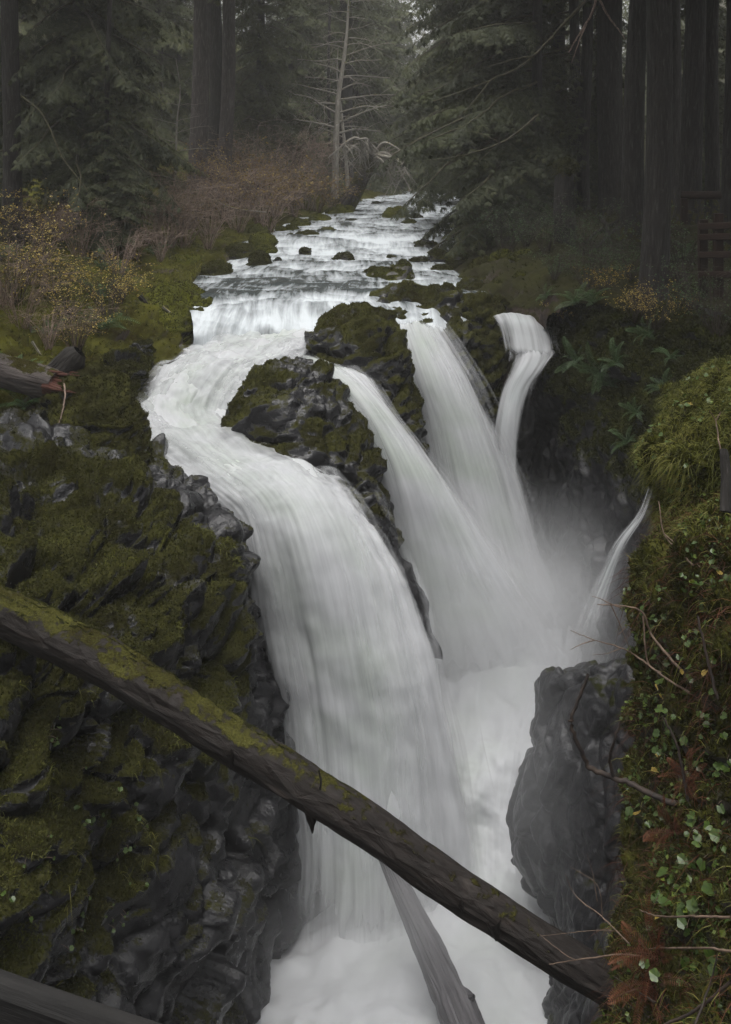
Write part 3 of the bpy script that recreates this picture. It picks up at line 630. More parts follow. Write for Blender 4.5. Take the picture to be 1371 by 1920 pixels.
rock('boulder', [(497, 735, 752, 22.2, .15), (503, 700, 765, 22.1, .45), (515, 680, 776, 22.0, .6), (530, 668, 784, 21.9, .7), (545, 672, 782, 21.8, .7), (565, 690, 770, 21.7, .6)],
     M['pale'], 'big pale slabbed boulder with moss edges in mid river', seed=89, bias=.02, lo=.2, hi=.9, big=.05, facet=.10, cell=.6, strata=.02, power=.7, cat='boulder', swell=.02)
rock('boulder', [(534, 285, 318, 19.4, .2), (542, 265, 360, 19.2, .6), (560, 255, 392, 18.9, .9), (585, 250, 400, 18.6, 1.0), (610, 262, 396, 18.4, .95), (640, 275, 380, 18.2, .8), (690, 290, 350, 18.0, .6)],
     M['bright'], 'huge moss covered boulder on the left bank beside the first step', seed=97, bias=.12, lo=-.4, hi=.4, big=.15, facet=.12, cell=.7, strata=.03, cat='boulder', nphi=120, nv=95)
rock('boulder', [(690, 150, 185, 13.2, .15), (702, 120, 212, 13.1, .4), (730, 96, 235, 12.95, .6), (770, 80, 255, 12.8, .75), (810, 76, 268, 12.7, .8), (860, 80, 272, 12.6, .8), (950, 100, 250, 12.4, .7)],
     M['rock'], 'rounded mossy boulder below the broken red log', seed=101, bias=.05, lo=-.4, hi=.5, big=.12, facet=.10, cell=.5, strata=.03, cat='boulder', nphi=120, nv=95)
rock('boulder', [(660, 228, 250, 15.6, .15), (672, 205, 268, 15.5, .35), (700, 195, 274, 15.35, .5), (740, 200, 262, 15.2, .5), (800, 210, 258, 15.0, .4)],
     M['rock'], 'mossy boulder standing at the chute edge above the round mossy boulder', seed=103, bias=.05, lo=-.3, hi=.6, big=.08, facet=.14, cell=.35, strata=.04, cat='boulder')
rock('boulder', [(640, 262, 275, 16.6, .1), (650, 250, 283, 16.5, .25), (680, 245, 285, 16.4, .35), (720, 240, 280, 16.3, .35)],
     M['rock'], 'small dark square boulder at the left waterline of the chute', seed=104, bias=-.3, lo=-.1, hi=.9, big=.04, facet=.12, cell=.3, strata=.03, cat='boulder')
# stones of the stream: (px centre, waterline py, half width px, height px, distance, moss bias, label)
ST = [
 (487, 503, 24, 32, 24.0, .0, 'dark upright rock with a mossy cap near the left bank'),
 (645, 490, 20, 17, 24.6, -.5, 'bare black rock alone in the middle of the white water'),
 (573, 476, 12, 12, 25.6, -.5, 'little black rock left of the bare mid stream rock'),
 (403, 520, 32, 30, 22.6, .1, 'half mossy boulder where the left bank meets calm water'),
 (742, 412, 27, 26, 33.5, .3, 'mossy boulder farthest up the middle of the river'),
 (765, 426, 17, 12, 31.6, .3, 'low mossy stone just below the farthest mid river boulder'),
 (690, 427, 14, 5, 31.0, -.3, 'low dark stone left of the two far mossy stones'),
 (800, 466, 24, 16, 26.8, -.4, 'flat black rock in the rapids near the right bank'),
 (612, 441, 20, 14, 29.5, .3, 'mossy stone at the top of the first rapids'),
 (575, 447, 26, 12, 28.6, .15, 'long low mossy stone beside the left rapids'),
 (545, 449, 9, 10, 28.4, -.5, 'small black stone by the long low mossy stone'),
 (493, 460, 27, 24, 27.2, .4, 'bright mossy boulder second from the calm left inlet'),
 (486, 441, 22, 20, 29.2, .4, 'mossy boulder behind the bright one on the left shore'),
 (500, 470, 20, 12, 26.2, .35, 'flat mossy stone in front of the bright shore boulder'),
 (450, 478, 30, 22, 25.6, .2, 'wide mossy bank stone left of the bright shore boulder'),
 (565, 424, 20, 15, 31.5, .4, 'mossy shore stone farther up the left bank'),
 (548, 436, 14, 14, 30.2, .4, 'round mossy stone between the far shore stones'),
 (528, 437, 12, 12, 30.0, .35, 'small round mossy stone on the left shore'),
 (600, 414, 22, 12, 33, .4, 'low mossy stone ahead of the leaning trunk'),
 (640, 400, 30, 12, 36, .4, 'mossy stone at the foot of the leaning trunk'),
 (660, 417, 13, 5, 32.5, -.3, 'flat wet stone under the leaning trunk shore'),
 (705, 382, 10, 4, 41, -.3, 'tiny far dark stone at the left shore'),
 (800, 391, 16, 7, 38.5, -.2, 'far dark stone right of the farthest boulder'),
 (780, 410, 14, 8, 33.6, -.3, 'dark wet stone touching the farthest mossy boulder'),
 (846, 415, 14, 10, 32.5, .2, 'small mossy stone under the drooping boughs'),
 (752, 506, 9, 13, 23.0, .35, 'knob of moss behind the pale slabbed boulder'),
 (735, 487, 10, 7, 24.8, -.4, 'small black stone upstream of the pale slabbed boulder'),
 (785, 490, 18, 10, 24.4, -.4, 'wet black stone with white streaks near the right bank'),
 (825, 483, 22, 14, 24.6, -.35, 'black stone against the right bank below the drooping boughs'),
 (830, 510, 22, 14, 23.2, -.2, 'wet dark stone beside the right bank ledge'),
 (520, 492, 8, 7, 24.4, -.4, 'tiny dark stone right of the upright mossy capped rock'),
 (340, 510, 44, 32, 23.4, .45, 'long moss blanketed rock behind the left bank boulder'),
 (300, 500, 34, 26, 24.2, .4, 'moss blanketed rock at the brush edge on the left bank'),
 (425, 472, 22, 14, 26.4, .35, 'low mossy rock in the brush above the calm inlet'),
 (865, 500, 30, 26, 23.6, -.1, 'dark bank rock right of the ledge pool'),
 (905, 520, 34, 36, 22.2, .05, 'broken bank rock above the right ledge'),
 (900, 552, 40, 26, 20.6, -.15, 'low wet slab of the right ledge pool'),
 (950, 545, 30, 30, 20.0, -.05, 'squared grey rock above the small cascade'),
 (975, 552, 17, 42, 19.6, .1, 'tall lichen spotted block above the small cascade'),
 (985, 495, 32, 26, 21.2, .0, 'pale topped rock under the right bank roots'),
 (940, 495, 24, 28, 22.0, .1, 'mossy pale rock leaning on the right bank'),
 (1010, 520, 18, 20, 20.4, -.05, 'pale bank rock nearest the fern slope'),
]
random.seed(5)
for k, (px, py, hw, hp, Y, bias, lab) in enumerate(ST):
    s = random.uniform(-.25, .25)
    rows = [(py - hp, px - hw * .22 + s * hw, px + hw * .25 + s * hw, Y + .1, .1 * hw / F * Y), (py - hp * .8, px - hw * .62 + s * hw * .6, px + hw * .62 + s * hw * .6, Y + .05, .55 * hw / F * Y),
            (py - hp * .45, px - hw * .9, px + hw * .9, Y, .85 * hw / F * Y), (py + hp * .05, px - hw, px + hw, Y - .03, .95 * hw / F * Y), (py + hp * .6, px - hw * .95, px + hw * .95, Y - .05, .85 * hw / F * Y)]
    sz = hw / F * Y
    rock('stream_rock', rows, M['pale' if ('pale' in lab or 'grey' in lab or 'lichen' in lab) else 'bright' if bias > .25 else 'rock'], lab, seed=200 + k * 3, bias=bias + .25 * (bias > 0), lo=-.3, hi=.7, big=.18 * sz, facet=.15 * sz, cell=max(.7 * sz, .12), fine=.05 * sz, strata=.03, nphi=44, nv=30,
         swell=.02, group='stones of the stream and its shores')

# ------------------------------------------------------------------ logs
def bark_material(name, bark=(.030, .024, .020), bark2=(.07, .058, .05), moss=((.016, .012, .005), (.034, .032, .010), (.074, .073, .020)), wet=.45, scale=(1, 1, 1)):
    m, nt = new_mat(name); n = N(nt)
    uv = n('UVMap', uv_map='flow').outputs['UV']
    co = n('TexCoord').outputs['Object']
    mp = n('Mapping', {'Vector': uv, 'Scale': (26 * scale[0], 3.2 * scale[1], 1)}).outputs[0]
    s1 = n.noise(mp, 1.0, 6, .65, .6).outputs['Fac']
    vor = n('TexVoronoi', {'Vector': mp, 'Scale': .8}, feature='DISTANCE_TO_EDGE').outputs['Distance']
    at = n('Attribute', attribute_name='moss').outputs['Fac']
    n1 = n.noise(co, 11, 5, .65).outputs['Fac']; n2 = n.noise(co, 60, 3).outputs['Fac']; n3 = n.noise(co, 2.3, 4).outputs['Fac']
    k = n.math('ADD', at, n.math('MULTIPLY', n.math('SUBTRACT', n1, .5), 2.4))
    fac = n.ramp(k, [(.42, (0, 0, 0)), (.6, (1, 1, 1))])
    bc = n.ramp(s1, [(.3, vary(bark, .6)), (.55, bark), (.75, bark2)])
    mm = n.math('ADD', n.math('MULTIPLY', n3, .7), n.math('MULTIPLY', n2, .5))
    mc = n.ramp(mm, [(.45, moss[0]), (.58, moss[1]), (.8, moss[2])])
    h = n.math('ADD', s1, n.math('MULTIPLY', n.math('MINIMUM', vor, .25), 1.5))
    hh = n.mix(fac, h, n.math('ADD', n2, n1))
    b = n('Bump', {'Height': hh, 'Strength': .9, 'Distance': .03})
    rg = n.mix(fac, n.ramp(s1, [(.3, (wet + .25,) * 3), (.7, (wet,) * 3)]), (.95, .95, .95))
    p = n('BsdfPrincipled', {'Base Color': n.mix(fac, bc, mc), 'Roughness': rg, 'Normal': b, 'Specular IOR Level': n.math('MULTIPLY', n.math('SUBTRACT', 1, fac), .3)})
    n.out(p); return m
M['log'] = bark_material('mossy_wet_log', bark=(.009, .006, .0045), bark2=(.024, .017, .013), wet=.62, scale=(.55, 1.6, 1))
M['trunk'] = bark_material('conifer_bark', bark=(.062, .052, .048), bark2=(.14, .125, .115), wet=.8)
M['darktrunk'] = bark_material('dark_conifer_bark', bark=(.018, .016, .014), bark2=(.05, .046, .042), wet=.85)
M['alder'] = bark_material('pale_lichen_bark', bark=(.21, .195, .165), bark2=(.48, .46, .42), moss=((.05, .04, .008), (.11, .09, .015), (.2, .15, .02)), wet=.8)
M['redwood'] = bark_material('rotten_red_wood', bark=(.06, .018, .010), bark2=(.14, .045, .022), wet=.6)
M['dead'] = bark_material('drowned_log', bark=(.045, .042, .045), bark2=(.095, .09, .095), wet=.4, scale=(1, .4, 1))

def tube(path, radii, nphi=12, seed=0, rough=.06, moss_bias=0., moss_up=True, cap=True, knots=0):
    """bark covered tube along path; returns v, f, moss, uv"""
    path = np.asarray(path, float); k = len(path)
    T = np.gradient(path, axis=0); T /= np.linalg.norm(T, axis=1, keepdims=True)
    ref = np.array([0, 0, 1.]) if abs(T[0, 2]) < .9 else np.array([1., 0, 0])
    A = np.cross(T, ref); A /= np.linalg.norm(A, axis=1, keepdims=True); B = np.cross(A, T)
    ph = np.linspace(0, 2 * np.pi, nphi, endpoint=False)
    rad = np.asarray(radii)[:, None] * np.ones(nphi)
    L = np.concatenate([[0], np.cumsum(np.linalg.norm(np.diff(path, axis=0), axis=1))])
    mean = float(np.mean(radii))
    if rough:
        q = np.stack([np.tile(np.cos(ph) * 1.6, k), np.tile(np.sin(ph) * 1.6, k), np.repeat(L / max(mean, .01) * .35, nphi)], 1)
        d = fbm(q, seed, 3).reshape(k, nphi); q2 = q * np.array([4, 4, .8]); d2 = fbm(q2, seed + 3, 2).reshape(k, nphi)
        rad = rad * (1 + rough * (1.4 * d + .8 * d2))
    v = path[:, None, :] + rad[..., None] * (A[:, None, :] * np.cos(ph)[None, :, None] + B[:, None, :] * np.sin(ph)[None, :, None])
    v = v.reshape(-1, 3); f = grid_faces(nphi, k, True)
    up = np.repeat(B[:, 2], nphi) * np.tile(np.sin(ph), k) + np.repeat(A[:, 2], nphi) * np.tile(np.cos(ph), k)
    m = (smooth(.1, .9, up) if moss_up else np.zeros(len(v))) + (.6 * fbm(v * 2.2, seed + 7, 3) if nphi > 5 else 0) + moss_bias
    uv = np.stack([np.tile(ph / 6.283 * max(mean, .02) * 6.283, k), np.repeat(L, nphi)], 1)
    return v, f, np.clip(m, 0, 1), uv
def quads_to_tris(f): return np.concatenate([f[:, [0, 1, 2]], f[:, [0, 2, 3]]])
def joined(parts):
    """several (v, f, moss, uv) pieces of ONE part in one set of arrays, as triangles"""
    V_, F_, M_, U_, off = [], [], [], [], 0
    for v, f, m, u in parts:
        f = quads_to_tris(f) if f.shape[1] == 4 else f
        V_.append(v); F_.append(f + off); M_.append(m); U_.append(u); off += len(v)
    return np.concatenate(V_), np.concatenate(F_), np.concatenate(M_), np.concatenate(U_)
def tube_obj(name, path, radii, mat, parent=None, loc=(0, 0, 0), **kw):
    v, f, m, u = tube(np.asarray(path) - np.asarray(loc), radii, **kw)
    return add(name, mk_mesh(name, v, f, {'moss': m}, u), mat, parent, loc if parent is None else (0, 0, 0))
def curve(pts, n): return crom(np.asarray(pts, float), n)

# the big log across the canyon
pts = [V(-190, 1048, 8.3), V(0, 1142, 7.9), V(200, 1243, 7.6), V(430, 1385, 7.3), V(640, 1515, 7.0), V(860, 1668, 6.75), V(1080, 1810, 6.5), V(1250, 1915, 6.3)]
path = curve(pts, 260) 
root = empty('fallen_log', tuple(pts[1]))
tag(root, 'long mossy fallen log spanning the canyon in front of the falls', 'log')
rr = np.interp(np.linspace(0, 1, 260), [0, .15, .45, .8, 1], [.185, .178, .152, .124, .108])
v, f, m, u = tube(path, rr, 64, seed=3, rough=.075)
tt = np.repeat(np.linspace(0, 1, 260), 64)
m = np.clip(m + np.interp(tt, [0, .1, .14, .45, .62, .75, 1], [-.9, -.6, -.2, -.38, -.5, -.75, -.95]), 0, 1)
v = moss_swell(v, f, m, .03, 4)
o = add('trunk', mk_mesh('fallen_log_trunk', v - pts[1], f, {'moss': m}, u), M['log'], root)
SCATTER['fallen_log'] = (v, f, m, o)
def stub(name, a, b, r0, r1, mat, parent, base, seed):
    p = curve([a, (np.asarray(a) * .5 + np.asarray(b) * .5) + np.array([.01, 0, -.01]), b], 10)
    v, f, m, u = tube(p - np.asarray(base), np.linspace(r0, r1, 10), 8, seed=seed, rough=.25, moss_up=False, moss_bias=-.2)
    return add(name, mk_mesh(name, v, f, {'moss': m}, u), mat, parent)
for k, (a, b, r0) in enumerate([((578, 1500, 6.98), (586, 1562, 6.98), .07), ((925, 1728, 6.55), (930, 1764, 6.55), .045), ((600, 1480, 6.85), (598, 1445, 6.85), .008), ((430, 1410, 7.1), (432, 1442, 7.1), .03), ((862, 1692, 6.6), (866, 1712, 6.6), .02)]):
    stub('branch_stub', V(*a), V(*b), r0, .006, M['log'], root, pts[1], 60 + k)

# drowned log leaning in the foam below
pts2 = [V(700, 1560, 11.05), V(745, 1655, 10.75), V(800, 1770, 10.3), V(850, 1880, 9.75), V(905, 2010, 9.2)]
p2 = curve(pts2, 90)
r2 = empty('drowned_log', tuple(pts2[-1])); tag(r2, 'broken grey log standing in the foam under the long mossy log', 'log')
v, f, m, u = tube(p2 - pts2[-1], np.interp(np.linspace(0, 1, 90), [0, .25, .5, .72, .76, 1], [.05, .10, .145, .15, .185, .19]), 30, seed=9, rough=.13, moss_up=False, moss_bias=-.7)
add('trunk', mk_mesh('drowned_trunk', v, f, {'moss': m}, u), M['dead'], r2)
stub('branch_stub', V(866, 1868, 9.75), V(888, 1868, 9.65), .06, .02, M['dead'], r2, pts2[-1], 66)
stub('branch_stub', V(838, 1890, 9.65), V(829, 1912, 9.6), .05, .015, M['dead'], r2, pts2[-1], 67)

# broken log on the left bank, rotten red at its end
a, b = V(-120, 668, 13.2), V(105, 722, 12.75)
r3 = empty('broken_log', tuple(b)); tag(r3, 'broken log with rotten red end among the ferns on the left bank', 'log')
p3 = curve([a, (a + b) / 2 + [0, 0, .02], b], 60)
v, f, m, u = tube(p3 - b, np.interp(np.linspace(0, 1, 60), [0, .9, 1], [.20, .21, .19]), 36, seed=13, rough=.08, moss_bias=-.55)
add('trunk', mk_mesh('broken_trunk', v, f, {'moss': m}, u), M['trunk'], r3)
# splintered red end: many pointed shards
parts = []; rng = np.random.default_rng(4)
for k in range(34):
    an = rng.uniform(0, 6.28); rr_ = .17 * math.sqrt(rng.uniform(0, 1)); d = (b - a) / np.linalg.norm(b - a)
    side = np.array([0, math.cos(an), math.sin(an)]) * rr_
    q0 = b - d * .12 + side; q1 = b + d * rng.uniform(.1, .42) + side * 1.25 + rng.normal(0, .03, 3)
    parts.append(tube(curve([q0 - b, (q0 + q1) / 2 - b, q1 - b], 6), np.linspace(rng.uniform(.03, .06), .005, 6), 6, seed=k, rough=.2, moss_up=False, moss_bias=-1))
v, f, m, u = joined(parts); add('splintered_end', mk_mesh('splinters', v, f, {'moss': m}, u, False), M['redwood'], r3)['label'] = 'rotten red splintered end'
# the upright slab of dark bark behind it
a, b = V(75, 752, 12.9), V(150, 660, 13.0)
r4 = empty('bark_slab', tuple(a)); tag(r4, 'leaning slab of dark bark behind the rotten red log end', 'stump')
p4 = curve([a, (a + b) / 2 + [-.02, 0, .03], b], 40)
v, f, m, u = tube(p4 - a, np.interp(np.linspace(0, 1, 40), [0, .5, .9, 1], [.17, .20, .17, .10]), 30, seed=17, rough=.2, moss_up=False, moss_bias=-.4)
add('trunk', mk_mesh('slab', v, f, {'moss': m}, u), M['darktrunk'], r4)
# ------------------------------------------------------------------ vegetation: materials
def leaf_material(name, c0, c1, c2=None, trans=.35, rough=.6, spec=.25):
    m, nt = new_mat(name); n = N(nt)
    at = n('Attribute', attribute_name='tint').outputs['Fac']
    oi = n('ObjectInfo').outputs['Random']
    k = n.math('ADD', n.math('MULTIPLY', at, .75), n.math('MULTIPLY', oi, .25))
    c = n.ramp(k, [(.05, c0), (.6, c1), (1, c2 or c1)])
    p = n('BsdfPrincipled', {'Base Color': c.outputs[0], 'Roughness': rough, 'Specular IOR Level': spec})
    t = n('BsdfTranslucent', {'Color': c.outputs[0]})
    n.out(n('MixShader', {0: trans, 1: p.outputs[0], 2: t.outputs[0]})); return m
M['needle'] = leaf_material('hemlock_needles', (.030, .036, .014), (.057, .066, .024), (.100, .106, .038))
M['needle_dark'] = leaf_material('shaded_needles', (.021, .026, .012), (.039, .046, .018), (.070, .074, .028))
M['yellow'] = leaf_material('autumn_leaves', (.17, .11, .022), (.34, .25, .06), (.50, .43, .16))
M['ochre'] = leaf_material('ochre_leaves', (.12, .078, .026), (.22, .15, .045), (.38, .29, .085))
M['fern'] = leaf_material('fern_fronds', (.022, .046, .014), (.046, .085, .028), (.085, .13, .055), spec=.4, rough=.45)
M['deadfern'] = leaf_material('withered_fern', (.035, .012, .006), (.075, .026, .012), (.13, .05, .02))
M['green'] = leaf_material('bright_leaves', (.022, .045, .008), (.052, .090, .013), (.14, .18, .025), spec=.5, rough=.4)
M['grass'] = leaf_material('wet_grass', (.05, .055, .010), (.11, .115, .02), (.20, .18, .045))
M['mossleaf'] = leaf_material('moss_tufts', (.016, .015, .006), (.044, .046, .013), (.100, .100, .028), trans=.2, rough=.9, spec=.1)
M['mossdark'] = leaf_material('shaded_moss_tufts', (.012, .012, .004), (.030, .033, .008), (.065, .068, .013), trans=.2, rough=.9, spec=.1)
def twig_material(name, c0, c1):
    m, nt = new_mat(name); n = N(nt)
    co = n('TexCoord').outputs['Object']
    c = n.ramp(n.noise(co, 14, 3).outputs['Fac'], [(.35, c0), (.65, c1)])
    n.out(n('BsdfPrincipled', {'Base Color': c.outputs[0], 'Roughness': .7, 'Specular IOR Level': .3})); return m
M['twig'] = twig_material('brown_twigs', (.085, .058, .045), (.22, .16, .125))
M['darktwig'] = twig_material('dark_twigs', (.012, .009, .008), (.035, .024, .018))
M['redtwig'] = twig_material('red_brown_twigs', (.062, .041, .029), (.155, .108, .078))
M['limb'] = twig_material('mossy_limbs', (.022, .019, .012), (.060, .055, .022))

# ------------------------------------------------------------------ vegetation: shapes
def rotz(a): c, s = math.cos(a), math.sin(a); return np.array([[c, -s, 0], [s, c, 0], [0, 0, 1.]])
def roty(a): c, s = math.cos(a), math.sin(a); return np.array([[c, 0, s], [0, 1, 0], [-s, 0, c]])
def rotx(a): c, s = math.cos(a), math.sin(a); return np.array([[1, 0, 0], [0, c, -s], [0, s, c]])
class Soup:
    """triangles of one leafy part, with a tint for every vertex"""
    def __init__(s): s.v, s.f, s.t, s.n = [], [], [], 0
    def add(s, v, f, t):
        s.v.append(v); s.f.append(f + s.n); s.t.append(np.broadcast_to(np.asarray(t, float), (len(v),))); s.n += len(v)
    def arrays(s): return np.concatenate(s.v), np.concatenate(s.f), np.concatenate(s.t)
    def mesh(s, name, sm=False):
        v, f, t = s.arrays(); return mk_mesh(name, v, f, {'tint': t}, smooth_shade=sm)
def spray(rng, L, n=9, w=.020):
    """flat drooping twig of needles along +x"""
    t = (np.arange(n) + .5) / n; V_, F_ = [], []
    for sgn in (1, -1):
        x0 = t * L; ln = (.10 + .34 * L) * (1 - .75 * t) * rng.uniform(.7, 1.2, n)
        an = np.radians(rng.uniform(38, 62, n)) * sgn
        tip = np.stack([x0 + ln * np.cos(an), ln * np.sin(an), -.25 * ln + rng.normal(0, .01, n)], 1)
        b0 = np.stack([x0 - w, np.zeros(n), np.zeros(n)], 1); b1 = np.stack([x0 + w, np.zeros(n), np.zeros(n)], 1)
        V_.append(np.stack([b0, b1, tip], 1).reshape(-1, 3))
    V_.append(np.array([[0, -.012, 0], [0, .012, 0], [L * 1.15, 0, -.03]]))
    v = np.concatenate(V_); v[:, 2] -= .35 * v[:, 0] ** 2 / max(L, .1)
    return v, np.arange(len(v)).reshape(-1, 3)
def fir_branch(rng, L, droop=.18, dens=1.0, fn=8):
    """a bough along +x: limb tube, side twigs hung with sprays; returns limb arrays and foliage soup"""
    so = Soup(); limb = []
    ns = max(int(L / .17 * dens), 5)
    xs = np.linspace(.12 * L, L, ns)
    zc = lambda x: .10 * x - droop * x * x / max(L, .5) * (1.0)
    for i, x in enumerate(xs):
        for sgn in (1, -1):
            l = min(.50 * (L - x) + .16, 1.15) * rng.uniform(.65, 1.15)
            R = rotz(sgn * math.radians(rng.uniform(48, 72))) @ rotx(rng.normal(0, .25)) @ roty(rng.uniform(.1, .55))
            base = np.array([x + rng.normal(0, .03), 0, zc(x)])
            tint = rng.uniform(0, 1)
            if l < .5:
                v, f = spray(rng, l, fn); so.add(v @ R.T + base, f, tint)
            else:
                m = max(int(l / .17), 3)
                for y in np.linspace(.1, l, m):
                    for s2 in (1, -1):
                        ll = (.12 + .30 * (l - y)) * rng.uniform(.7, 1.2)
                        v, f = spray(rng, ll, max(fn - 3, 4))
                        v = v @ (rotz(s2 * math.radians(rng.uniform(35, 60))) @ roty(rng.uniform(-.1, .4))).T + np.array([y, 0, -.22 * y * y])
                        so.add(v @ R.T + base, f, np.clip(tint + rng.normal(0, .15), 0, 1))
    px = np.linspace(0, L, 7)
    pth = np.stack([px, .02 * L * np.sin(px * 3), zc(px)], 1)
    limb = tube(pth, np.linspace(.012 * L + .006, .004, 7), 4, seed=1, rough=0, moss_bias=.1)
    return limb, so.arrays()
BRN = {}
def branch_lib(key, sizes, droop, dens, seed, fn=8):
    rng = np.random.default_rng(seed); BRN[key] = [(L, fir_branch(rng, L, droop * rng.uniform(.7, 1.3), dens, fn)) for L in sizes for _ in (0, 1)]
branch_lib('fir', (.7, 1.2, 1.8, 2.5, 3.3), .22, 1.0, 8)
branch_lib('bough', (2.6, 3.6, 4.6), .20, .9, 9)
branch_lib('coarse', (1.5, 2.6, 3.6), .2, .45, 10, 4)
def place_branch(so, limbs, key, L, pos, az, pitch, rng, roll=0):
    lib = BRN[key]; best = sorted(lib, key=lambda e: abs(e[0] - L))[:2]; L0, (lb, (bv, bf, bt)) = best[rng.integers(0, 2)]
    s = L / L0; R = rotz(az) @ roty(-pitch) @ rotx(roll)
    so.add((bv * s) @ R.T + pos, bf, np.clip(bt * .8 + rng.uniform(-.1, .3), 0, 1))
    if limbs is not None: limbs.append(((lb[0] * s) @ R.T + pos, lb[1], lb[2], lb[3]))
def crown(seed, H, z0, Lmax, nb, key='fir', pitch=(.15, -.35), shape=.75, az=None, spread=0.):
    """foliage and limbs of a conifer of height H whose boughs start at z0"""
    rng = np.random.default_rng(seed); so = Soup(); limbs = []
    for k in range(nb):
        t = (k + rng.uniform(0, 1)) / nb; z = z0 + (H - z0) * t ** 1.05
        L = Lmax * (1 - t) ** shape * rng.uniform(.7, 1.1) + .25
        a = k * 2.399963 + rng.normal(0, .3)
        if az is not None: a = az[0] + rng.uniform(-az[1], az[1])
        p = pitch[1] + (pitch[0] - pitch[1]) * t + rng.normal(0, .08)
        place_branch(so, limbs, key, L, np.array([0, 0, z]), a, p, rng, rng.normal(0, .2))
    return so, limbs
def limb_mesh(name, limbs):
    v, f, m, u = joined(limbs); return mk_mesh(name, v, f, {'moss': m}, u)
def trunk_mesh(name, H, r, seed, lean=(0, 0), flare=1.5, nphi=20, taper=.35, moss=-.35):
    z = np.concatenate([np.linspace(0, min(1.5, H * .2), 10), np.linspace(min(1.7, H * .25), H, 26)])
    rng = np.random.default_rng(seed)
    p = np.stack([lean[0] * z + .05 * np.sin(z * .7 + seed), lean[1] * z + .05 * np.cos(z * .6 + seed), z - .3], 1)
    rad = r * (1 - (1 - taper) * z / H) * (1 + (flare - 1) * np.exp(-z / .35))
    v, f, m, u = tube(p, rad, nphi, seed=seed, rough=.05, moss_up=False, moss_bias=moss)
    return mk_mesh(name, v, f, {'moss': np.clip(m + .35 * np.exp(-v[:, 2] / .6), 0, 1)}, u)

CM = {}
def crown_pair(ident, *a, **k):
    so, lb = crown(*a, **k); CM[ident] = (so.mesh("crown_" + ident), limb_mesh("limbs_" + ident, lb))
crown_pair('young0', 1, 8.0, .4, 2.6, 74)
crown_pair('young1', 2, 10.5, .6, 3.0, 84)
crown_pair('tall0', 3, 15.0, 1.8, 3.4, 82, key='bough', pitch=(.1, -.45))
crown_pair('lean', 6, 9.5, 1.0, 5.0, 30, key='bough', pitch=(.05, -.4), az=(math.pi, 1.0))
crown_pair('canopy', 4, 22.0, 7.5, 4.0, 110, key='coarse', pitch=(.1, -.25))
TM = {}
for k in range(3):
    TM[k] = trunk_mesh('trunk_form', 1.0 * 22, .25, 40 + k, taper=.35)

def conifer(label, px, py, Y, r, key, s=1., rz=0., trunk='darktrunk', dark=False, lean=(0, 0), H=22, sink=.2, group='conifers of the forest'):
    base = V(px, py, Y); base[2] -= sink
    o = empty('conifer', tuple(base)); tag(o, label, 'tree', group)
    add('trunk', trunk_mesh('trunk', H, r, int(px * 3 + Y) % 999, lean), M[trunk], o)
    if key:
        fm, lm = CM[key]
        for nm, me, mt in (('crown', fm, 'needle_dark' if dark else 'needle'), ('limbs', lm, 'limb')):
            mm = me
            c = bpy.data.objects.new(nm, mm); COL.objects.link(c); c.parent = o; c.scale = (s, s, s); c.rotation_euler = (0, 0, rz)
            c.location = (lean[0] * H * .4, lean[1] * H * .4, 0) if key == 'canopy' else (0, 0, 0)
            if len(mm.materials) == 0: mm.materials.append(M[mt])
            if nm == 'limbs': c['kind'] = 'stuff'
            c.material_slots[0].link = 'OBJECT'; c.material_slots[0].material = M[mt]
    return o

# old trunks whose crowns stand above the picture
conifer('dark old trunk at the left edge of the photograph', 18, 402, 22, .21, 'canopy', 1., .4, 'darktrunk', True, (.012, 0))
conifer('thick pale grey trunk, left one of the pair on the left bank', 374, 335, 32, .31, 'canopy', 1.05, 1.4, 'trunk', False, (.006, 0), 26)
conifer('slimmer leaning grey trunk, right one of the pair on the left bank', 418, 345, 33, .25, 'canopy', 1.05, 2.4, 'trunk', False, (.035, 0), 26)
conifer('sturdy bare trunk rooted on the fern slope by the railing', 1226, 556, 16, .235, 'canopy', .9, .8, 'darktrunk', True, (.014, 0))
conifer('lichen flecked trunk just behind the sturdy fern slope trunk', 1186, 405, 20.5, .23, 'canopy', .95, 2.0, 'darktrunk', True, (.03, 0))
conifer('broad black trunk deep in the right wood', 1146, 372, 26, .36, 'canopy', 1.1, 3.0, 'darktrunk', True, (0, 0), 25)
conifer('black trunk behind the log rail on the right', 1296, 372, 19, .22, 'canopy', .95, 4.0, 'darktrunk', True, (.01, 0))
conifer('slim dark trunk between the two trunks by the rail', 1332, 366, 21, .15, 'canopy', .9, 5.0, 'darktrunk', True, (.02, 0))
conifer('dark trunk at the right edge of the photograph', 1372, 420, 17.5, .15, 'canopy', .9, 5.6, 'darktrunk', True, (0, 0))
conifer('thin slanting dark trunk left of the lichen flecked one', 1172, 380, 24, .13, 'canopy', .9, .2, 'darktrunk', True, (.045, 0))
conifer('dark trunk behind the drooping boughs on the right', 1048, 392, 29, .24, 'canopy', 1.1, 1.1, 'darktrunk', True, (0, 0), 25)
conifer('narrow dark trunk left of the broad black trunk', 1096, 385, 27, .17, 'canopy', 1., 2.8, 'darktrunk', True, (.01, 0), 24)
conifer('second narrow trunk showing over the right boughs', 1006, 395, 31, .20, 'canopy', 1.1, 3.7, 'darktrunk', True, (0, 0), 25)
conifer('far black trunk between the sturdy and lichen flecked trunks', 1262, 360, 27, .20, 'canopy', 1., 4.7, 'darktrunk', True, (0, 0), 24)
conifer('distant trunk behind the pale alder', 648, 352, 50, .42, 'canopy', 1.0, .9, 'darktrunk', False, (0, 0), 32)
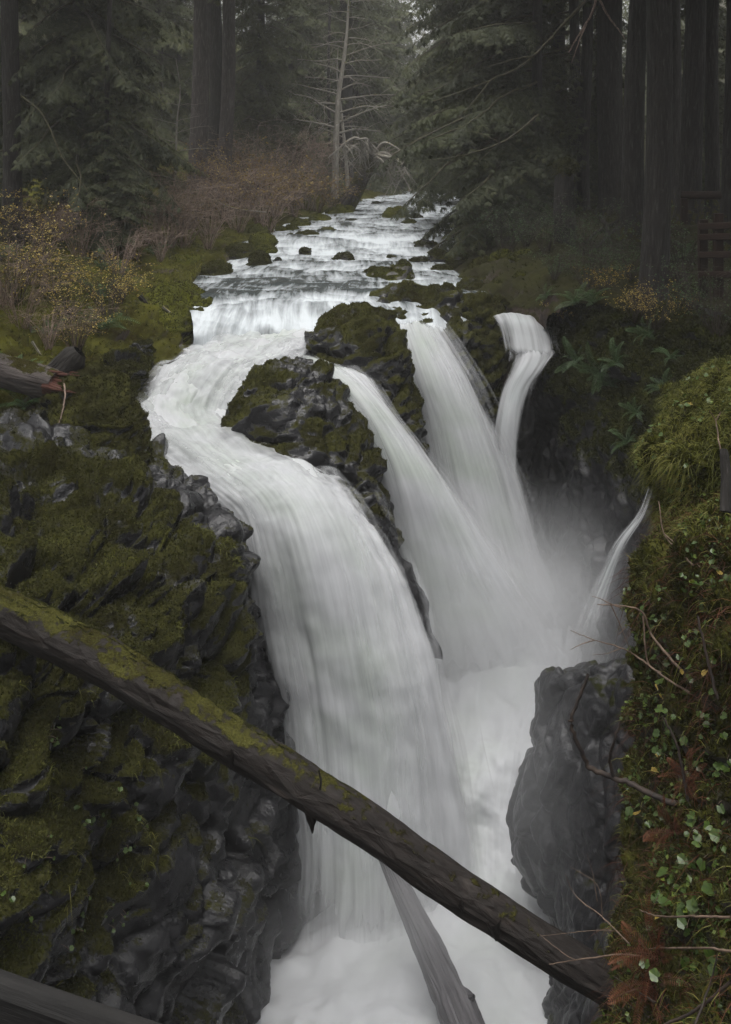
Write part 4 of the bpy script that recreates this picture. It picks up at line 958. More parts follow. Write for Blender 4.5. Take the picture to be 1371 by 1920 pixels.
conifer('distant trunk left of the pale alder', 592, 345, 54, .38, 'canopy', 1.0, 2.2, 'darktrunk', False, (0, 0), 32)
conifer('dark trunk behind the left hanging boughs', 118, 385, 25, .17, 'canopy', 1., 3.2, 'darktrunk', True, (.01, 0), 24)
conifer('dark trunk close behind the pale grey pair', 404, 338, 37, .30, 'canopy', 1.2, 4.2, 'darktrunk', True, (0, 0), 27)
# the wood goes on beside the bridge, out of the picture, and shades both rims
conifer('old conifer standing out of frame right of the near cliff', 2300, 300, 9, .25, 'canopy', .9, .5, 'darktrunk', True)
conifer('old conifer standing out of frame right of the railing', 1800, 480, 13, .25, 'canopy', 1., 1.5, 'darktrunk', True)
conifer('old conifer standing out of frame behind the railing', 1620, 440, 17, .25, 'canopy', 1., 2.5, 'darktrunk', True)
conifer('old conifer standing out of frame left of the rock shelf', -900, 700, 9.5, .25, 'canopy', .9, 3.5, 'darktrunk', True)
conifer('old conifer standing out of frame left of the broken log', -480, 560, 14, .25, 'canopy', .9, 4.5, 'darktrunk', True)
for px_, lab in ((-7.0, 'left of the bridge end'), (-10.0, 'left of the bridge by the trail'), (7.5, 'right of the bridge end'), (10.5, 'right of the bridge by the trail'), (-3.5, 'behind the bridge on the left'), (4.5, 'behind the bridge on the right')):
    yy = {-7.0: 2.5, -10.0: 6.0, 7.5: 1.5, 10.5: 5.5, -3.5: -5.0, 4.5: -6.0}[px_]
    o_ = conifer('old conifer standing out of frame ' + lab, CX, HOR + 900, 2.0, .25, 'canopy', .95, px_, 'darktrunk', True); o_.location = (px_, yy, -2.0)
# boughed trees
conifer('drooping hemlock hanging over the left bank brush', 150, 400, 23.5, .15, 'tall0', .95, .3, 'darktrunk', True)
conifer('hemlock at the far left behind the edge trunk', -60, 400, 25, .15, 'tall0', 1., 1.9, 'darktrunk', True)
conifer('hemlock whose boughs end left of the pale grey trunk', 205, 372, 28, .16, 'tall0', .85, 3.3, 'darktrunk', False)
conifer('green spruce right of the pair of grey trunks', 488, 352, 40, .18, 'tall0', 1.0, 4.4, 'darktrunk', False)
conifer('small dark conifer in the brush under the left boughs', 205, 432, 22, .06, 'young0', .42, 2.2, 'darktrunk', True)
conifer('spruce between the grey pair and the pale alder', 545, 350, 47, .16, 'young1', 1.25, .7, 'darktrunk', False)
conifer('spruce directly behind the pale alder', 668, 352, 56, .18, 'young1', 1.5, 2.9, 'darktrunk', False)
conifer('hazy spruce at the river bend', 712, 348, 66, .2, 'young1', 1.6, 5.0, 'darktrunk', False)
conifer('low young conifer under the pale alder', 618, 372, 44, .08, 'young0', .42, 5.3, 'darktrunk', False)
conifer('tall hemlock leaning boughs over the river from the right', 935, 398, 31, .2, 'tall0', 1.25, 2.7, 'darktrunk', True)
conifer('hemlock on the right bank nearer the falls', 1010, 425, 25.5, .15, 'lean', 1.0, .1, 'darktrunk', True)
conifer('hemlock reaching long boughs across the top of the picture', 1075, 400, 28, .17, 'lean', 1.25, -.15, 'darktrunk', False)
conifer('hemlock farther up the right bank', 880, 372, 41, .2, 'tall0', 1.35, 4.9, 'darktrunk', False)
conifer('young hemlock spreading low over the right shore', 945, 420, 28.5, .08, 'young0', .75, 1.0, 'darktrunk', True)
conifer('hazy hemlock at the right side of the river bend', 868, 352, 60, .2, 'young1', 1.5, 3.9, 'darktrunk', False)
conifer('young hemlock in the dark right wood', 1120, 372, 30, .1, 'young1', .8, 1.3, 'darktrunk', True)
conifer('young hemlock behind the rail trunks', 1320, 350, 30, .1, 'young1', .9, 4.1, 'darktrunk', True)

conifer('spruce showing between the left boughs and the thick grey trunk', 298, 335, 46, .2, 'tall0', 1.1, 2.1, 'darktrunk', False)
conifer('dark spruce filling the gap left of the thick grey trunk', 335, 332, 54, .2, 'young1', 1.5, 3.1, 'darktrunk', False)
conifer('spruce behind the right end of the left hanging boughs', 250, 330, 52, .2, 'young1', 1.5, 4.1, 'darktrunk', False)
conifer('hemlock behind the dark old trunk at the left edge', 45, 345, 40, .2, 'tall0', 1.2, 5.1, 'darktrunk', False)
conifer('hazy spruce right of the pale alder', 745, 345, 78, .2, 'young1', 1.7, .6, 'darktrunk', False)
# the far wood on both valley sides reads as one mass
so = Soup(); rng = np.random.default_rng(77)
fs = Soup(); fr = np.random.default_rng(91)
for k in range(46):
    tq = (k + .5) / 46; Lb = 3.2 * (1 - tq) ** .75 + .3; R0 = rotz(k * 2.4) @ roty(.3 - .4 * tq)
    for x in np.linspace(.15, 1, 5):
        for sg in (1, -1):
            v_, f_ = spray(fr, min(.9, .35 * Lb + .25) * (1.15 - .6 * x), 4, .045)
            fs.add((v_ @ (rotz(sg * fr.uniform(.5, 1.1)) @ roty(fr.uniform(0, .5))).T + [x * Lb, 0, -.12 * (x * Lb) ** 2]) @ R0.T + [0, 0, .5 + 12.5 * tq], f_, fr.uniform(0, 1))
cv, cf, ct = fs.arrays()
spots = []
for Y, n, lo_, hi_ in ((60, 9, -150, 620), (72, 7, 60, 700), (88, 7, 250, 740), (110, 7, 450, 900), (122, 10, 700, 880), (100, 5, 740, 850), (62, 5, 880, 1200), (75, 8, 850, 1300), (92, 9, 830, 1250), (48, 4, -250, 100), (50, 4, 1000, 1300)):
    for k in range(n):
        px = lo_ + (hi_ - lo_) * (k + rng.uniform(.1, .9)) / n
        gy = np.interp(px, [-300, 100, 420, 640, 760, 810, 900, 1100, 1500], [60, 40, 110, 240, 320, 325, 300, 220, 60]) if Y > 80 else np.interp(px, [-300, 100, 400, 600, 740, 840, 900, 1050, 1400], [190, 180, 220, 290, 345, 350, 330, 290, 200])
        b = V(px, gy, Y); s = rng.uniform(.8, 1.7); R = rotz(rng.uniform(0, 6.28))
        so.add((cv @ R.T) * s + b, cf, np.clip(ct * .6 + rng.uniform(0, .4), 0, 1))
tag(add('distant_forest', so.mesh('distant_forest'), M['needle']), 'misty conifer forest closing the valley upstream', None, None, 'stuff')
# ------------------------------------------------------------------ undergrowth
PROJ = {}
def proj(name):
    if name not in PROJ:
        v, f, m, o = SCATTER[name]; nn = normals(v, f)
        PROJ[name] = (CX + v[:, 0] / v[:, 1] * F, HOR - v[:, 2] / v[:, 1] * F, v, nn)
    return PROJ[name]
def hit(px, py, *names):
    best = None
    for nm in names:
        x, y, v, nn = proj(nm)
        d = np.hypot(x - px, y - py); r = max(9.0, d.min() + 2)
        k = np.where(d <= r)[0]; k = k[np.argmin(v[k, 1])]
        if best is None or d[k] < best[2] - 8 or (d[k] < 14 and v[k, 1] < best[0][1] and best[2] < 14): best = (v[k].copy(), nn[k].copy(), d[k])
    return best[0], best[1]
def scatter_pts(name, count, rng, mmin=.35, region=None, facing=-.15, far=0.):
    """random points on the mossy, visible side of a surface"""
    v, f, m, o = SCATTER[name]
    a, b, c = v[f[:, 0]], v[f[:, 1]], v[f[:, 2]]
    nn = np.cross(b - a, c - a); ar = np.linalg.norm(nn, axis=1); nn = nn / np.maximum(ar, 1e-9)[:, None]
    mf = m[f].mean(1); cen = v[f].mean(1)
    x = CX + cen[:, 0] / cen[:, 1] * F; y = HOR - cen[:, 2] / cen[:, 1] * F
    vd = -cen / np.linalg.norm(cen, axis=1, keepdims=True)
    w = ar * smooth(mmin, mmin + .3, mf) * ((nn * vd).sum(1) > facing) * (x > -60) * (x < 1430) * (y > -60) * (y < 1980) / np.maximum(cen[:, 1], 3) ** far
    if region is not None: w = w * region(cen, x, y)
    if w.sum() <= 0: return np.zeros((0, 3)), np.zeros((0, 3)), np.zeros(0)
    k = rng.choice(len(f), count, p=w / w.sum())
    r1, r2 = rng.uniform(0, 1, (2, count)); ff = f[k]
    p = v[ff[:, 0]] * ((1 - r1) * (1 - r2))[:, None] + v[ff[:, 1]] * (r1 * (1 - r2))[:, None] + v[ff[:, 2]] * (r1 * r2)[:, None] + (v[ff[:, 3]] if ff.shape[1] == 4 else v[ff[:, 2]]) * ((1 - r1) * r2)[:, None]
    return p, nn[k], mf[k]
def blades(p, nn, rng, hmin, hmax, w, per=3, up=.3, spread=.7, tint=None):
    """per thin triangles at every point"""
    P_ = np.repeat(p, per, 0); Nn = np.repeat(nn, per, 0); k = len(P_)
    d = Nn + rng.normal(0, spread, (k, 3)); d[:, 2] += up; d /= np.linalg.norm(d, axis=1, keepdims=True)
    s = np.cross(d, rng.normal(0, 1, (k, 3))); s /= np.maximum(np.linalg.norm(s, axis=1, keepdims=True), 1e-6)
    h = rng.uniform(hmin, hmax, k)[:, None]; ww = (w * rng.uniform(.6, 1.3, k))[:, None]
    base = P_ - d * .006
    v = np.stack([base - s * ww, base + s * ww, base + d * h], 1).reshape(-1, 3)
    t = np.repeat(np.clip((rng.uniform(0, 1, k) if tint is None else np.repeat(tint, per) + rng.normal(0, .22, k)), 0, 1), 3)
    return v, np.arange(len(v)).reshape(-1, 3), t
def moss_on(name, count, mat='mossleaf', hmin=.012, hmax=.035, w=.009, seed=1, mmin=.35, **kw):
    rng = np.random.default_rng(seed); p, nn, mf = scatter_pts(name, int(count * .8), rng, mmin, **kw)
    if len(p) == 0: return
    tn = .45 + .55 * fbm(p * 1.3, seed, 3) + .3 * fbm(p * 6, seed + 1, 2)
    v, f, t = blades(p, nn, rng, hmin, hmax, w, per=2, tint=tn)
    par = SCATTER[name][3]; loc = np.array(par.matrix_world.translation) if par.parent is None else np.array(par.parent.location)
    loc = np.array(par.location) if par.parent is None else loc
    o = add('moss', mk_mesh('moss', v - loc, f, {'tint': t}, smooth_shade=False), M[mat], par); o['kind'] = 'stuff'
moss_on('left_canyon_wall', 62000, seed=1, far=1)
moss_on('left_bank', 40000, seed=2, hmin=.02, hmax=.08, w=.014, far=1.2)
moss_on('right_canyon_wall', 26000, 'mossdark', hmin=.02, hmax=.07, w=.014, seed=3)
moss_on('near_cliff', 62000, seed=4, hmin=.012, hmax=.05, w=.006)
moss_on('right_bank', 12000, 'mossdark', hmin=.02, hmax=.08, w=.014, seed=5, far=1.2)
moss_on('fallen_log', 22000, seed=6, hmin=.008, hmax=.022, w=.006, mmin=.45)
for k, nm in enumerate([x for x in SCATTER if x.startswith('stream_rock')]):
    moss_on(nm, 700, seed=120 + k, hmin=.015, hmax=.05, w=.016, mmin=.45)
for k, nm in enumerate([x for x in SCATTER if x.startswith(('island_rock', 'ledge_rock', 'boulder'))]):
    moss_on(nm, 7000, seed=20 + k, hmin=.012, hmax=.045, w=.010, mmin=.45)

def tufts(name, surf, count, rng, hmin, hmax, w, mat, label, region=None, hang=.5, mmin=.3, segs=3):
    """long drooping blades"""
    p, nn, mf = scatter_pts(surf, count, rng, mmin, region)
    k = len(p); d = nn + rng.normal(0, .5, (k, 3)); d[:, 2] += .5; d /= np.linalg.norm(d, axis=1, keepdims=True)
    s = np.cross(d, rng.normal(0, 1, (k, 3))); s /= np.linalg.norm(s, axis=1, keepdims=True)
    h = rng.uniform(hmin, hmax, k)[:, None]; V_ = []
    for i in range(segs + 1):
        t = i / segs; c = p + d * h * t + np.array([0, 0, -1]) * hang * h * t * t
        ww = w * (1 - t * .9)
        V_.append(c - s * ww); V_.append(c + s * ww)
    v = np.stack(V_, 1).reshape(-1, 3); n_ = 2 * (segs + 1); F_ = []
    for i in range(segs): F_ += [[2 * i, 2 * i + 1, 2 * i + 3], [2 * i, 2 * i + 3, 2 * i + 2]]
    f = (np.arange(k)[:, None, None] * n_ + np.array(F_)[None]).reshape(-1, 3)
    t = np.repeat(np.clip(.5 + .5 * fbm(p * 2.5, 5, 2) + rng.normal(0, .2, k), 0, 1), n_)
    o = add(name, mk_mesh(name, v, f, {'tint': t}, smooth_shade=False), M[mat]); return tag(o, label, None, None, 'stuff')
rng = np.random.default_rng(31)
tufts('grass', 'near_cliff', 16000, rng, .05, .16, .0028, 'grass', 'matted pale grass over the brow of the near right cliff', region=lambda c, x, y: 1.0 * (y < 1010) + .10 * (y >= 1010), hang=.8)
tufts('grass', 'left_canyon_wall', 900, rng, .07, .2, .004, 'grass', 'sparse grass wisps hanging on the left rock shelf', region=lambda c, x, y: (y > 980) * (fbm(c * 1.1, 3, 2) > .12), hang=.9, mmin=.4)

tufts('dead_stalks', 'near_cliff', 2600, rng, .08, .28, .0022, 'deadfern', 'tangle of dead brown stalks on the near right cliff', region=lambda c, x, y: (y > 930) * (fbm(c * 1.4, 13, 2) > -.1), hang=.7, mmin=.05)
tufts('grass', 'left_bank', 5000, rng, .06, .2, .006, 'grass', 'wisps of grass and moss over the left bank stones', region=lambda c, x, y: (y > 420) * (fbm(c * .9, 4, 2) > -.15), hang=.6, mmin=.2)
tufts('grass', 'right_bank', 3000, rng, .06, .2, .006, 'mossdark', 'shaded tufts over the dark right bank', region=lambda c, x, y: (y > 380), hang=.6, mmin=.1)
# --- ferns: a rosette of arching fronds, every frond an object
def frond_mesh(name, L, rng, arch=.55, n=24, wide=.12):
    so = Soup(); t = np.linspace(.06, 1, n)
    x = L * t * (1 - .12 * t); z = L * (arch * t - 1.05 * arch * t * t)
    for sgn in (1, -1):
        ln = wide * L * np.sin(np.pi * np.clip(t, .0, 1) ** .75) ** .6 + .012
        w = L / n * .42
        a = np.stack([x, np.zeros(n), z], 1)
        tip = a + np.stack([.35 * ln, sgn * ln, -.22 * ln + rng.normal(0, .004, n)], 1)
        m0 = a + np.stack([.1 * ln + w, sgn * ln * .5, -.03 * ln], 1); m1 = a + np.stack([.22 * ln - w, sgn * ln * .5, -.03 * ln], 1)
        v = np.stack([a, m0, tip, m1], 1).reshape(-1, 3)
        i = np.arange(n)[:, None] * 4; f = np.concatenate([i + [0, 1, 2], i + [0, 2, 3]])
        so.add(v, f, np.repeat(np.clip(.4 + .5 * t + rng.normal(0, .1, n), 0, 1), 4))
    st = np.stack([x, np.zeros(n), z], 1); v = np.concatenate([st + [0, .004, 0], st - [0, .004, 0]]); k = np.arange(n - 1)
    so.add(v, np.concatenate([np.stack([k, k + 1, k + n + 1], 1), np.stack([k, k + n + 1, k + n], 1)]), .1)
    return so.mesh(name)
rng = np.random.default_rng(12)
FR = [frond_mesh('frond', L, rng, a) for L, a in ((.62, .5), (.75, .62), (.55, .35), (.85, .7))]
for m_ in FR: m_.materials.append(M['fern'])
FRD = []
for m_ in FR[:2]:
    c = m_.copy(); c.materials.clear(); c.materials.append(M['deadfern']); FRD.append(c)
def fern(label, px, py, surf, s=1., nf=11, seed=0, tilt=.5, group='sword ferns', lib=None, name='fern', cat='fern'):
    p, nn = hit(px, py, *surf); rng = np.random.default_rng(seed + int(px) * 7 + int(py))
    o = empty(name, tuple(p)); tag(o, label, cat, group)
    ax = Vector(nn * tilt + np.array([0, 0, 1 - tilt * .6])).normalized(); q = Vector((0, 0, 1)).rotation_difference(ax)
    o.rotation_mode = 'QUATERNION'; o.rotation_quaternion = q; L = lib or FR
    for k in range(nf):
        c = bpy.data.objects.new('frond', L[rng.integers(0, len(L))]); COL.objects.link(c); c.parent = o
        sc = s * rng.uniform(.7, 1.15); c.scale = (sc, sc, sc)
        c.rotation_euler = (rng.normal(0, .25), -rng.uniform(.15, .75), k * 6.283 / nf + rng.normal(0, .25))
    return o
LBK = ('left_bank',); RWK = ('right_canyon_wall', 'right_bank')
for k, (px, py, s, lab) in enumerate([
    (196, 500, .8, 'sword fern highest on the left bank'), (184, 556, 1.0, 'silvery fern in the middle of the left bank brush'), (192, 612, .85, 'sword fern lowest on the left bank slope'),
    (12, 480, .9, 'fern at the left edge under the yellow leaves'), (20, 715, .8, 'fern growing over the broken red log'), (40, 760, .8, 'dark fern hanging below the broken red log'),
    (290, 470, .7, 'fern in the brush left of the calm inlet'), (95, 620, .7, 'fern half hidden left of the silvery fern')]):
    fern(lab, px, py, LBK, s, 12, k, group='ferns on the left bank')
for k, (px, py, s, lab) in enumerate([
    (1078, 560, .95, 'big fern at the top of the right wall beside the small cascade'), (1106, 572, .9, 'fern touching the big fern atop the right wall'), (1018, 556, .6, 'small fern at the brink above the small cascade'),
    (1076, 672, .8, 'fern hanging lowest toward the small cascade'), (1118, 700, .9, 'fern spilling down the middle of the right wall'), (1150, 684, .8, 'fern right of the spilling middle fern'),
    (1138, 720, .7, 'drooping fern under the middle of the right wall'), (1172, 826, .75, 'lowest fern on the dark right wall'), (1212, 622, .75, 'fern under the sturdy trunk on the right slope'),
    (1250, 668, .6, 'little fern in the dark hollow below the sturdy trunk'), (1238, 728, .65, 'fern leaf clump beside the near cliff brow'), (1288, 470, .95, 'fern behind the sturdy trunk near the railing'),
    (1262, 482, .8, 'fern between the sturdy trunk and the railing fern'), (1160, 500, .6, 'fern on the dark bank above the right wall'), (1190, 770, .6, 'pale fern in the shade left of the near cliff')]):
    fern(lab, px, py, RWK, s * .72, 11, 40 + k, tilt=.75, group='ferns on the right wall')
for k, (px, py, s, lab) in enumerate([(1235, 1790, .42, 'withered red brown fern where the log meets the cliff'), (1222, 1850, .36, 'second withered fern hanging under the log end'), (1262, 1560, .32, 'withered fern tuft halfway up the near cliff'), (1290, 1470, .3, 'small withered fern high on the near cliff')]):
    fern(lab, px, py, ('near_cliff',), s, 12, 80 + k, tilt=1., group='withered ferns', lib=FRD)

# small creeping leaves too many to count
rng = np.random.default_rng(8)
p, nn, mf = scatter_pts('near_cliff', 2000, rng, .3, lambda c, x, y: (fbm(c * 1.9, 9, 2) > .05) * np.where(y < 1000, .7, 1.0))
d = nn * .6 + rng.normal(0, .45, (len(p), 3)) + [0, -.1, .3]; d /= np.linalg.norm(d, axis=1, keepdims=True); s_ = np.cross(d, rng.normal(0, 1, (len(p), 3))); s_ /= np.linalg.norm(s_, axis=1, keepdims=True); e_ = np.cross(d, s_)
sz = rng.uniform(.009, .022, len(p))[:, None]; c_ = p + nn * rng.uniform(.005, .04, len(p))[:, None]
v = np.stack([c_ - s_ * sz, c_ + e_ * sz * .8 + d * sz * .2, c_ + s_ * sz, c_ - e_ * sz * .8 + d * sz * .2], 1).reshape(-1, 3); i = np.arange(len(p))[:, None] * 4
tag(add('creeping_leaves', mk_mesh('creeping_leaves', v, np.concatenate([i + [0, 1, 2], i + [0, 2, 3]]), {'tint': np.repeat(rng.uniform(0, 1, len(p)) ** 1.6, 4)}, smooth_shade=False), M['green']), 'small creeping leaves matted over the near right cliff', None, None, 'stuff')
# --- broad leaves on the near cliff: plants whose leaves can be told apart
def leaf_shape(name, lobes, mat):
    n = 18; an = np.linspace(0, 2 * np.pi, n, endpoint=False); r = .5 * (1 + .10 * np.cos(an * lobes)) * (1 - .5 * np.exp(-((an - np.pi) / .35) ** 2)) * (1 + .12 * np.cos(an))
    ring = np.stack([.5 + r * np.cos(an), r * np.sin(an), .14 * np.abs(np.sin(an)) * r * 2 - .12 * (.5 + r * np.cos(an)) ** 2], 1)
    v = np.concatenate([[[.35, 0, -.01]], ring]); k = np.arange(n)
    f = np.stack([np.zeros(n, int), 1 + k, 1 + (k + 1) % n], 1)
    m = mk_mesh(name, v, f, {'tint': np.concatenate([[.35], np.clip(.5 + .4 * np.cos(an * lobes), 0, 1)])}, smooth_shade=False); m.materials.append(M[mat]); return m
LEAF = [leaf_shape('leaf', 7, 'green'), leaf_shape('leaf', 5, 'green')]; LEAFY = [leaf_shape('leaf', 7, 'yellow')]
def leafy_plant(label, px, py, nl, spread, size, seed, surf=('near_cliff',), yellow=.08, group='broad leaved plants of the near cliff'):
    p, nn = hit(px, py, *surf); rng = np.random.default_rng(seed)
    o = empty('leafy_plant', tuple(p)); tag(o, label, 'plant', group)
    x, y, v, N_ = proj(surf[0]); dist = np.linalg.norm(v - p, axis=1); near = np.where(dist < spread)[0]
    stems = []
    for k in range(nl):
        j = near[rng.integers(0, len(near))]; q = v[j] + N_[j] * rng.uniform(.02, .07) + rng.normal(0, .01, 3)
        c = bpy.data.objects.new('leaf', (LEAFY if rng.uniform() < yellow else LEAF)[0 if rng.uniform() < .5 else -1]); COL.objects.link(c); c.parent = o
        c.location = tuple(q - p); sc = size * rng.uniform(.45, 1.05); c.scale = (sc, sc, sc)
        up = Vector(N_[j] * .7 + np.array([0, -.25, .7]) + rng.normal(0, .3, 3)).normalized()
        c.rotation_mode = 'QUATERNION'; c.rotation_quaternion = Vector((0, 0, 1)).rotation_difference(up) @ Vector((1, 0, 0)).rotation_difference(Vector((math.cos(k * 2.4), math.sin(k * 2.4), 0)))
        stems.append(tube(curve([v[j] - N_[j] * .01 - p, (v[j] + q) / 2 - p + [0, 0, .005], q - p], 4), np.full(4, .0018), 3, rough=0, moss_up=False))
    a, f, m, u = joined(stems); st = add('stems', mk_mesh('stems', a, f, {'moss': m}, u), M['redtwig'], o); st['kind'] = 'stuff'
for k, (px, py, nl, sp, sz, lab) in enumerate([
    (1250, 1690, 15, .22, .075, 'bright broad leaves low on the cliff above the log end'), (1330, 1620, 15, .24, .07, 'glossy leaves at the right edge below the middle of the cliff'), (1215, 1500, 14, .2, .06, 'leaf cluster at the cliff edge where the crooked branch starts'),
    (1290, 1380, 14, .22, .055, 'scattered green leaves just above the crooked branch'), (1225, 1290, 15, .22, .06, 'leaves around the thin twigs on the cliff edge'), (1330, 1260, 14, .25, .05, 'small leaves right of the twig cluster'),
    (1240, 1160, 14, .2, .05, 'leaves high on the cliff edge beside the thin cascade'), (1340, 1100, 13, .24, .05, 'leaves under the grassy brow at the right edge'), (1225, 850, 15, .3, .05, 'tiny ivy leaves on the left end of the grassy brow'),
    (1265, 770, 14, .3, .05, 'tiny ivy leaves along the upper rim of the brow'), (1300, 920, 12, .25, .045, 'leaves in the fold below the grassy brow'), (1330, 720, 12, .3, .05, 'ivy leaves at the top right of the brow'),
    (1230, 1420, 12, .18, .055, 'leaves beside the mossy bend of the crooked branch'), (1340, 1500, 13, .22, .06, 'leaf patch at the right edge by the withered tufts'), (1280, 1780, 12, .2, .06, 'pale leaves above the withered red fern'),
    (1350, 1760, 12, .2, .065, 'leaves at the right edge near the red stalks'), (1300, 1200, 13, .2, .05, 'leaf patch between the twigs and the right edge'), (1345, 1390, 13, .2, .055, 'upper leaf patch on the right edge of the cliff')]):
    leafy_plant(lab, px, py, nl, sp, sz, 300 + k)
for k, (px, py, nl, sp, sz, lab) in enumerate([
    (185, 1490, 12, .3, .05, 'pale leafy sprig hanging on the left wall below the log'), (230, 1540, 10, .25, .045, 'second leafy sprig lower on the left wall'), (110, 1340, 8, .2, .04, 'small leaves under the log on the left wall'),
    (60, 1640, 9, .25, .04, 'leaves on the mossy knob low on the left wall'), (245, 1690, 9, .25, .04, 'leaf row on the dark lower left wall'), (150, 1730, 9, .25, .045, 'leaf tuft lowest on the left wall')]):
    leafy_plant(lab, px, py, nl, sp, sz, 340 + k, ('left_canyon_wall',), .0, 'leafy sprigs of the left wall')

# --- shrubs
def twiggy(rng, n, H, spread, r=.008, sub=4, sides=3, droop=.25, levels=2):
    """bare stems from one root; returns arrays and the twig tips"""
    parts, tips = [], []
    for k in range(n):
        a = rng.uniform(0, 6.283); h = H * rng.uniform(.55, 1.1); s = spread * rng.uniform(.3, 1.1)
        b = np.array([math.cos(a), math.sin(a), 0]); p0 = b * rng.uniform(0, .15) * spread
        pts = curve([p0, p0 + b * s * .35 + [0, 0, h * .5], p0 + b * s * .8 + [0, 0, h * .9] + rng.normal(0, .06, 3) * H, p0 + b * s * 1.25 + [0, 0, h * (1 - droop * rng.uniform(0, 1))]], 7)
        parts.append(tube(pts, np.linspace(r, r * .25, 7), sides, rough=0, moss_up=False)); tips.append(pts[-1])
        for j in range(sub):
            i = rng.integers(2, 7); q = pts[i]; d = rng.normal(0, 1, 3); d[2] = abs(d[2]) * .6; d = d / np.linalg.norm(d) + b * .4
            l = h * rng.uniform(.15, .4); q1 = q + d * l * .5 + rng.normal(0, .02, 3); q2 = q + d * l - [0, 0, l * .15]
            parts.append(tube(curve([q, q1, q2], 4), np.linspace(r * .5, r * .18, 4), sides, rough=0, moss_up=False)); tips += [q1, q2]
            for _ in range(2):
                d2 = d + rng.normal(0, .8, 3); q3 = q1 + d2 / np.linalg.norm(d2) * l * .45
                parts.append(tube(np.array([q1, (q1 + q3) / 2 + rng.normal(0, .01, 3), q3]), np.linspace(r * .3, r * .15, 3), sides, rough=0, moss_up=False)); tips.append(q3)
    return joined(parts), np.array(tips)
def leaf_cloud(tips, rng, per, size, jit, mat_tint=None):
    p = np.repeat(tips, per, 0) + rng.normal(0, jit, (len(tips) * per, 3)); k = len(p)
    d = rng.normal(0, 1, (k, 3)); d[:, 2] *= .5; d /= np.linalg.norm(d, axis=1, keepdims=True); s = np.cross(d, rng.normal(0, 1, (k, 3)) + [0, 0, 1.5]); s /= np.linalg.norm(s, axis=1, keepdims=True)
    sz = (size * rng.uniform(.5, 1.3, k))[:, None]
    v = np.stack([p, p + d * sz * .5 + s * sz * .32, p + d * sz, p + d * sz * .5 - s * sz * .32], 1).reshape(-1, 3)
    i = np.arange(k)[:, None] * 4; f = np.concatenate([i + [0, 1, 2], i + [0, 2, 3]])
    return v, f, np.repeat(rng.uniform(0, 1, k), 4)
rng = np.random.default_rng(55); SH = []
for k, (n, H, sp, sub) in enumerate([(26, 1.5, 1.1, 5), (30, 1.9, 1.2, 5), (20, 1.1, .9, 5)]):
    (v, f, m, u), tips = twiggy(rng, n, H, sp, .011, sub)
    stems = mk_mesh('stems', v, f, {'moss': m}, u, False)
    lv = leaf_cloud(tips[rng.uniform(0, 1, len(tips)) < .55], rng, 3, .06, .028); leaves = mk_mesh('leaves', lv[0], lv[1], {'tint': lv[2]}, smooth_shade=False)
    SH.append((stems, leaves))
def shrub(label, px, py, surf, var, s, stem='twig', leaf=None, rz=0., group='bare brush on the left bank', name='shrub'):
    p, nn = hit(px, py, *surf); o = empty(name, tuple(p - [0, 0, .05]), rz); o.scale = (s, s, s); tag(o, label, 'shrub', group)
    for nm, me, mt in (('stems', SH[var][0], stem), ('leaves', SH[var][1], leaf)):
        if mt is None: continue
        if len(me.materials) == 0: me.materials.append(M[mt])
        c = bpy.data.objects.new(nm, me); COL.objects.link(c); c.parent = o; c.material_slots[0].link = 'OBJECT'; c.material_slots[0].material = M[mt]; c['kind'] = 'stuff'
    return o
